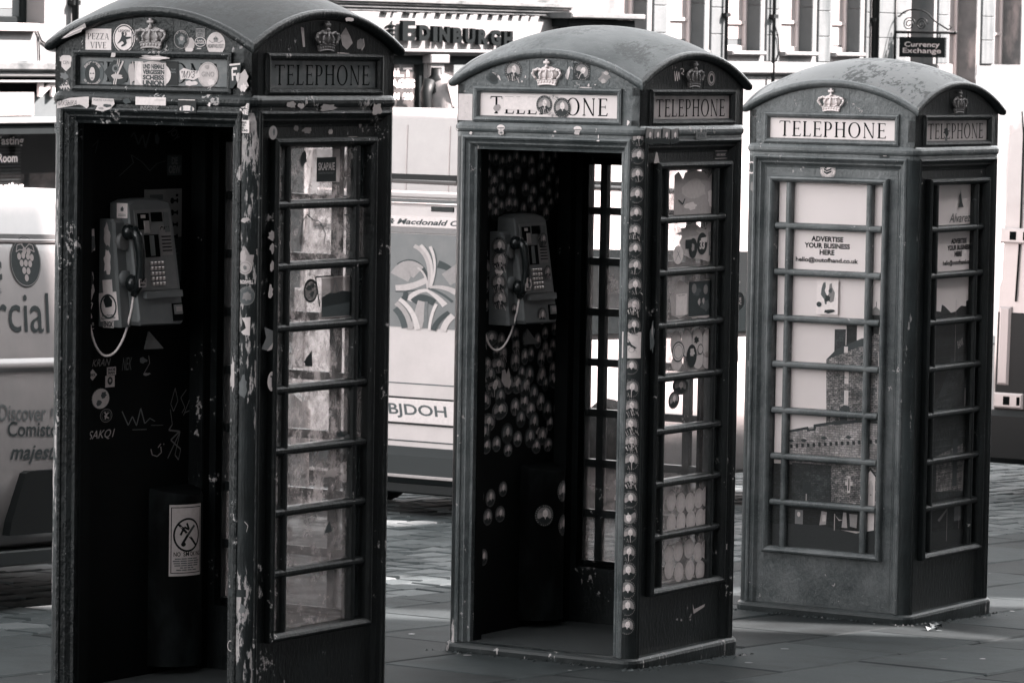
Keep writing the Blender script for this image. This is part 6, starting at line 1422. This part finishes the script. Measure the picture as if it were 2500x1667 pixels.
def wall(par, a0, a1, z0, z1, ops, m, name='wall', th=.55, T=None, proud=0):
    us = sorted({a0, a1}|{q for o_ in ops for q in o_[:2]}); zs = sorted({z0, z1}|{q for o_ in ops for q in o_[2:]}); mb = MB(T)
    for ua, ub in zip(us, us[1:]):
        run = None
        for za, zb in zip(zs, zs[1:]):
            hit = any(o_[0]-1e-6 <= ua and ub <= o_[1]+1e-6 and o_[2]-1e-6 <= za and zb <= o_[3]+1e-6 for o_ in ops)
            if not hit: mb.box(ua, ub, za, zb, -th, proud, m)
    return mb.build(name, par)
def window(par, T, a0, a1, z0, z1, rev, bars=(), m=None, blind=False, lowblind=0):
    """sash window set back in its opening; returns the window part"""
    mb = MB(T); f = .07; o = -rev
    mb.frame(a0+.001, a1-.001, z0+.001, z1, [(0, o-.02), (0, o+.05), (f, o+.05), (f+.012, o+.03), (f+.012, o-.02)], m or M['sash'])
    for zb in bars: mb.box(a0+f, a1-f, zb-.025, zb+.025, o-.01, o+.04, m or M['sash'])
    w_ = mb.build('window', par); mb = MB(T); mb.box(a0+f, a1-f, z0+f, z1-f, o-.012, o-.004, M['pane_far']); mb.build('pane', w_)
    if blind: mb = MB(T); mb.box(a0+f+.01, a1-f-.01, z0+f+lowblind, z1-f-.02, o-.003, o+.004, M['blind']); mb.build('blind', w_)
    return w_
# 1: whisky shop with a dwelling window above
b1 = fac('shop_building', 'pale rendered building with a dark whisky shopfront, far left', 20); T = fT(20); gB = -1.7
wall(b1, 8, 34.5, 2.2, 9, [(26.5, 28.83, 2.66, 4.6)], M['harl'], T=T)
w_ = window(b1, T, 26.5, 28.83, 2.66, 4.6, .33, (3.35,), M['dark_wood']); mb = MB(T); mb.box(27.3, 28.15, 2.78, 4.5, -.345, -.32, M['sash'], .01); mb.box(28.24, 28.60, 2.84, 4.5, -.34, -.325, M['blind'], .01); mb.build('sash', w_)
mb = MB(T); mb.box(26.4, 28.62, 2.56, 2.659, -.30, .10, M['sash'], .01); mb.build('window_sill', b1)
mb = MB(T); mb.tube([(29.36, 9, .07), (29.36, 1.0, .07)], .045, M['trim'], 8)
for z_ in (2.9, 5): mb.box(29.29, 29.43, z_, z_+.06, 0, .10, M['trim'])
mb.build('drainpipe', b1)
mb = MB(T); mb.tube([(28.65, 2.6, .02), (28.75, 2.45, .02), (28.95, 2.36, .02), (29.3, 2.33, .02)], .012, M['trim'], 6); mb.tube([(28.70, 2.5, .02), (28.72, 2.2, .02), (28.76, 2.02, .02)], .010, M['trim'], 6); mb.build('cable', b1)
mb = MB(T); mb.box(8, 34.5, 2.07, 2.20, -.5, .16, M['old_cornice'], .03); mb.box(8, 34.5, 2.00, 2.069, -.5, .10, M['harl'], .02); mb.box(8, 34.5, 1.93, 1.962, -.5, .12, M['stone_white'], .01); mb.build('cornice', b1)
mb = MB(T); mb.box(8, 34.5, 1.80, 2.0, -.55, -.10, M['dark_wood']); mb.box(8, 34.5, 1.51, 1.80, -.55, -.02, M['grey_stone']); mb.box(8, 34.5, 1.43, 1.509, -.55, .06, M['stone_white'], .01); fs = mb.build('fascia_board', b1)
mb = MB(T); mb.box(20, 28.62, 1.53, 1.815, -.05, .012, rough_mat('worn_white_signboard', .42, .6, 1.2, 5, .6, .1, .002)); mb.build('signboard', fs)
mb = MB(T); mb.text('Whisky', 29.50, 1.83, .83, .13, .02, M['lettering_white'], bold=.03, shear=.4, d=.04); mb.build('lettering', fs)
wall(b1, 8, 34.5, -2.4, 1.43, [(24, 31.5, -1.2, 1.30)], M['dark_wood'], 'shopfront', T=T, th=.6)
mb = MB(T); mb.box(24, 31.5, -1.2, 1.30, -.62, -.55, M['recess']); mb.build('shop_interior', b1)
mb = MB(T)
for i in range(26): mb.box(27.3, 28.98, .2+.042*i, .222+.042*i, -.50, -.47, paper(.02))
mb.build('slatted_blind', b1)
mb = MB(T); mb.box(24, 31.5, -1.2, 1.30, -.43, -.42, M['dark_shop_glass']); pn = mb.build('shop_window', b1)
mb = MB(T)
for tx, xc, hw, z_, hh in (('Whisky Tasting', 28.36, .60, 1.19, .068), ('Room', 28.65, .19, .99, .055), ('Whisky tasting', 28.34, .62, .62, .068), ('daily', 28.62, .15, .425, .06)): mb.text(tx, xc, z_, hw, hh, -.415, M['lettering_white'], bold=.02)
mb.build('window_lettering', pn)
# 2: shop with the white fascia
b2 = fac('shop_building', 'shop with a white fascia reading Edinburgh in bold black letters', 36); T = fT(36)
wall(b2, 34.5, 40.9, 3.12, 9, [], M['old_cornice'], T=T)
mb = MB(T)
for z0_, z1_, o_, mm in ((2.93, 2.975, .07, 'old_cornice'), (2.976, 3.02, .10, 'old_cornice'), (3.021, 3.055, .13, 'stone_dark'), (3.056, 3.119, .16, 'old_cornice')): mb.box(34.5, 41.2, z0_, z1_, -.5, o_, M[mm], .01)
mb.build('cornice', b2)
mb = MB(T)
for i in range(16):            # metal bird spikes and bits of weed along the ledge
    x = 36.2+i*.28; q = random.Random(i).uniform(-.08, .08); mb.box(x, x+.12+q, 2.915, 2.930, .065, .12, M['trim'])
mb.build('ledge_bracket', b2)
mb = MB(T); mb.box(34.5, 40.95, 2.42, 2.93, -.3, .06, M['fascia_white'], .01); mb.box(34.5, 40.9, 2.375, 2.419, -.3, .12, M['fascia_white'], .01); fs = mb.build('fascia', b2)
xs = 36.62
for i, (ch, wd) in enumerate((('E', .40), ('D', .34), ('I', .13), ('N', .34), ('B', .30), ('U', .32), ('R', .32), ('G', .33), ('H', .30))):
    big = .03 if i == 0 else 0; mb = MB(T); zc_ = 2.655-.026*(xs-36.62)
    mb.text(ch, xs+wd*.42, zc_+big*.5, wd*.40, .112+big, .10, M['ink'], bold=.055, d=.06); mb.build('fascia_letter', fs); xs += wd+.022
mb = MB(T); mb.tube([(36.40, 2.62, .08), (36.44, 2.74, .085), (36.47, 2.80, .08)], .012, M['ink'], 6)
for z_ in (2.60, 2.66, 2.72): mb.tube([(36.32, z_, .08), (36.42, z_+.03, .085), (36.55, z_+.01, .08)], .014, M['ink'], 6)
mb.build('thistle_emblem', fs)
wall(b2, 34.5, 40.9, -2.6, 2.375, [(35.2, 37.50, -.8, 2.33), (37.9, 40.4, -.8, 2.33)], M['fascia_white'], 'shopfront', T=T, th=.5)
mb = MB(T); mb.box(37.46, 37.94, 2.22, 2.345, -.3, .10, M['fascia_white'], .015); mb.box(37.52, 37.88, -1.5, 2.22, -.2, .05, M['fascia_white'], .01); mb.build('pilaster', b2)
mb = MB(T); mb.box(35.2, 37.5, 2.20, 2.33, -.2, -.05, M['dark_wood']); mb.box(37.9, 40.4, 2.20, 2.33, -.2, -.05, M['dark_wood']); mb.box(37.40, 37.5, -.8, 2.20, -.16, -.06, M['dark_wood']); mb.build('window_head', b2)
mb = MB(T); mb.box(34.8, 40.6, -.9, 2.34, -1.6, -1.55, paper(.30)); mb.box(34.8, 40.6, -.9, -.85, -1.55, -.3, paper(.2)); mb.build('shop_interior', b2)
mb = MB(T); mb.box(35.2, 37.39, -.8, 2.20, -.13, -.12, M['shop_glass']); pn = mb.build('shop_window', b2); mb = MB(T); mb.box(37.9, 40.4, -.8, 2.20, -.13, -.12, M['shop_glass']); mb.build('shop_window', b2)
mb = MB(T); mb.text('KILT', 36.93, 2.09, .36, .062, -.112, M['lettering_white'], bold=.03); mb.text('PACKAGES', 36.74, 1.93, .62, .062, -.112, M['lettering_white'], bold=.03); mb.text('FROM £60', 36.9, 1.75, .42, .05, -.112, M['lettering_white'], bold=.03); mb.build('window_lettering', pn)
mx, my = sp(37.28, FP-.30); mn = thing('mannequin', 'dark headless tailor dummy in a light jacket outside the shop window', 'mannequin', (mx, my, 0), SROT)
mb = MB(); mb.tube([(0, 1.2, 0), (0, 1.45, 0), (0, 1.62, .02), (0, 1.82, .03), (0, 1.98, .02), (0, 2.06, 0), (0, 2.16, 0)], [.20, .19, .17, .22, .19, .08, .075], M['trim'], 14); mb.tube([(0, 2.155, 0), (0, 2.165, 0)], .08, M['dark_wood'], 12); mb.tube([(0, -1.9, 0), (0, 1.2, 0)], .03, M['trim'], 8); mb.tube([(0, -1.95, 0), (0, -1.9, 0)], [.25, .2], M['trim'], 14); mb.build('torso', mn)
jk = rough_mat('jacket_cloth', .20, .5, 1.5, 9, .8, .6, .02)
mb = MB(); mb.tube([(.03, 1.25, .04), (.03, 1.5, .06), (.04, 1.8, .08), (.03, 1.97, .05), (.01, 2.03, .02)], [.25, .22, .245, .215, .11], jk, 16); 
for s_ in (-1, 1):
    mb.tube([(s_*.20, 1.97, .02), (s_*.30, 1.80, .03), (s_*.33, 1.55, .06), (s_*.29, 1.30, .12)], [.085, .085, .07, .06], jk if s_ > 0 else M['trim'], 10)
    mb.poly([(s_*.02, 1.62), (s_*.16, 1.92), (s_*.10, 2.05), (s_*.05, 1.98)], .30, paper(.30), .02)
mb.box(-.01, .01, 1.25, 1.62, .26, .31, M['trim']); mb.build('jacket', mn)
# 3: black cornice over the next doorway
b3 = fac('shop_building', 'narrow dark shopfront with a heavy black projecting cornice, behind the middle kiosk', 41); T = fT(41)
wall(b3, 40.9, 42.72, -2.6, 9, [(41.1, 42.5, -2.0, 2.70)], M['stone_dark'], T=T)
mb = MB(T); mb.box(40.75, 42.7, 2.78, 2.90, -.3, .35, M['dark_wood'], .02); mb.box(40.6, 42.75, 2.905, 2.99, -.3, .5, M['stone_dark'], .02); mb.box(40.95, 42.68, 2.55, 2.78, -.3, .20, M['dark_wood']); mb.build('cornice', b3)
mb = MB(T); mb.box(41.1, 42.5, -2.0, 2.70, -.5, -.4, M['recess']); mb.build('doorway', b3)
# 4: bank with deep stone windows
b4 = fac('bank_building', 'pale sandstone building with a row of deep set tall windows, behind the closed kiosk', 47); T = fT(47)
bays = [(42.90, 43.66), (44.35, 45.45), (46.20, 47.28), (47.96, 49.06), (49.72, 50.75)]
ops = [(a_, c_, 2.47, 6) for a_, c_ in bays]+[(52.62, 53.50, -2.4, 6), (54.12, 55.22, 1.5, 6), (55.94, 57.06, 2.02, 6), (57.9, 59, 2.02, 6), (59.9, 61, 2.02, 6)]
wall(b4, 42.72, 75, 2.30, 9, [(a_, c_, max(2.30, z0_), z1_) for a_, c_, z0_, z1_ in ops], M['stone_white'], T=T)
wall(b4, 42.72, 75, -3.4, 2.10, [(52.62, 53.50, -2.4, 2.10), (54.12, 55.22, 1.5, 2.10)], M['stone_white'], 'basement_wall', T=T)
mb = MB(T); mb.box(42.72, 52.6, 2.10, 2.299, -.5, .10, M['stone_white'], .03); mb.box(53.52, 54.1, 2.10, 2.299, -.5, .10, M['stone_white'], .03); mb.box(55.24, 75, 2.10, 2.299, -.5, .0, M['stone_white']); mb.build('sill_course', b4)
for i, (a_, c_) in enumerate(bays):
    window(b4, T, a_, c_-.0, 2.47, 6, .30, (2.95 if i != 2 else 2.92,), blind=True, lowblind=(.0, .1, .12, .0, .05)[i])
    mb = MB(T); mb.box(a_-.03, c_+.0, 2.40, 2.469, -.28, .12, M['stone_white'], .02); mb.build('window_sill', b4)
    mb = MB(T); mb.box(c_-.024, c_-.001, 2.475, 3.2, -.24, -.003, M['grey_stone']); mb.box(c_-.024, c_-.001, 3.21, 5.9, -.24, -.003, M['grey_stone']); mb.build('shaded_reveal', b4)  # right-hand jambs darkened, their shade put into the stone colour
for (a_, c_, z0_) in ((54.12, 55.22, 2.02), (55.94, 57.06, 2.02), (57.9, 59, 2.02), (59.9, 61, 2.02)):
    window(b4, T, a_, c_, z0_, 6, .42, (2.85,), blind=True); mb = MB(T); mb.box(c_-.03, c_-.001, z0_+.01, 5.9, -.36, -.003, M['stone_dark']); mb.build('shaded_reveal', b4)  # deeper jambs likewise, shade put into a darker stone colour
mb = MB(T); mb.box(54.13, 55.21, 1.5, 2.02, -.5, -.42, M['recess'])
for i in range(11): mb.poly([(54.14, 1.53+.045*i), (55.0, 1.53+.045*i), (55.0, 1.565+.045*i), (54.14, 1.565+.045*i)], -.12, M['sash'], .25)
mb.build('louvre', b4)
mb = MB(T); mb.box(52.62, 53.50, -2.4, 6, -.54, -.45, M['dark_wood']); mb.box(52.7, 53.0, -2.3, 2.0, -.45, -.42, M['trim']); mb.build('doorway', b4)
for a_, c_ in ((43.80, 44.2), (45.60, 46.05), (47.42, 47.85), (49.2, 49.62), (50.9, 51.02), (51.3, 52.4), (53.62, 54.02), (55.36, 55.84), (57.2, 57.8)):
    mb = MB(T); z_ = 2.31
    while z_ < 6: hh = .42; mb.box(a_, c_, z_, z_+hh-.008, -.1, .035, M['stone_pier'], .008); z_ += hh
    mb.build('pier', b4)
for x in (45.98, 47.55, 51.12):
    mb = MB(T); mb.tube([(x, 9, .09), (x, 1.9, .09)], .03 if x < 51 else .07, M['grey_trim'] if x < 51 else M['trim'], 8); mb.box(x-.07, x+.07, 3.0, 3.06, 0, .13, M['trim']); mb.build('drainpipe', b4)
mb = MB(T); mb.tube([(47.56, 2.9, .1), (47.75, 2.7, .06), (47.82, 2.45, .05), (47.7, 2.3, .05)], .012, M['trim'], 6); mb.build('cable', b4)
# hanging sign of the money changer
hx, hy = sp(51.95, FP-.04); hs_ = thing('hanging_sign', 'black hanging sign reading Currency Exchange on a scrolled iron bracket', 'sign', (hx, hy, 0), SROT+0)
PT = lambda u, z, o: (o, -u, z)          # the plate stands square to the wall; u = out from the wall
mb = MB(PT); mb.tube([(.0, 3.45, 0), (.0, 2.2, 0)], .030, M['trim'], 8); mb.ball((0, 3.48, 0), .05, M['trim'])
mb.tube([(.0, 2.83, 0), (1.12, 2.83, 0)], .024, M['trim'], 8); mb.ball((1.14, 2.83, 0), .03, M['trim'])
mb.tube([(.05, 3.1+.0, 0)]+[(.05+.32-.32*math.cos(t_*math.pi/8)*1.0, 3.02+.20*math.sin(t_*math.pi/8), 0) for t_ in range(1, 7)]+[(.75, 3.02, 0), (1.0, 2.88, 0), (1.06, 2.92, 0), (1.02, 2.96, 0)], .014, M['trim'], 6)
for cx_, q in ((.26, .12), (.5, .11)): mb.tube([(cx_+q*(1-t_/26)*math.cos(t_*.6), 2.97+q*(1-t_/26)*math.sin(t_*.6), 0) for t_ in range(22)], .011, M['trim'], 6)
for x_ in (.25, .85): mb.tube([(x_, 2.83, 0), (x_, 2.74, 0)], .012, M['trim'], 6)
mb.build('bracket', hs_)
mb = MB(PT); mb.box(.10, .96, 2.41, 2.75, -.03, .03, M['dark_wood'], .006); plq = mb.build('sign_plate', hs_)
FT_ = lambda u, z, o: (-.0305-o, -u, z)
mb = MB(FT_); mb.text('Currency', .53, 2.615, .33, .055, .001, paper(.45), bold=.01); mb.text('Exchange', .53, 2.51, .36, .055, .001, paper(.45), bold=.01); mb.build('lettering', plq)
# ------------------------------------------------------------------ tenement on the near side that keeps the kiosks in shade
M['tenement'] = rough_mat('tenement_sandstone', .16, .7, 1.25, 1.5, .9, .4, .01)
nb = thing('tenement_building', 'tall stone tenement on the near side of the street', 'building', (*sp(0, -11.5), 0), SROT)
TN = lambda u, z, o: (u, o, z)
HN, HB = 18.95, 12.5
def blk(name, u0, u1, z0, z1, o0, o1, m): mb = MB(TN); mb.box(u0, u1, z0, z1, o0, o1, m); return mb.build(name, nb)
ops = [(-28+3.2*i, -26.8+3.2*i, z_, z_+1.9) for i in range(50) for z_ in (3.6, 6.6, 9.6)]
wall(nb, -32, 140, -4, HB, ops, M['tenement'], T=TN, th=.5)
mb = MB(TN)
for o_ in ops: mb.box(o_[0], o_[1], o_[2], o_[3], -.4, -.3, M['pane_far'])
q = mb.build('window_panes', nb); q['kind'] = 'stuff'
blk('rear_wall', -32, 140, -4, HB, -9, -8.5, M['tenement']); blk('roof', -32, 140, HB, HB+.2, -9, -.6, M['stone_dark']); blk('shop_band', -32, 62, 3.0, 3.3, 0, .15, M['grey_stone'])
# unseen thin screens added on the roofline, notched to throw sun on the flags
for pts in ([(-32, HB), (11.95, HB), (11.95, HN), (-32, HN)], [(12.03, HB), (13.97, HB), (13.97, HN), (12.62, HN), (12.62, 13.35)], [(14.05, HB), (140, HB), (140, HN), (14.75, HN), (14.75, 13.5)]):
    mb = MB(TN); mb.poly(pts, 0, M['tenement'], .15); mb.build('notched_sun_screen', nb)
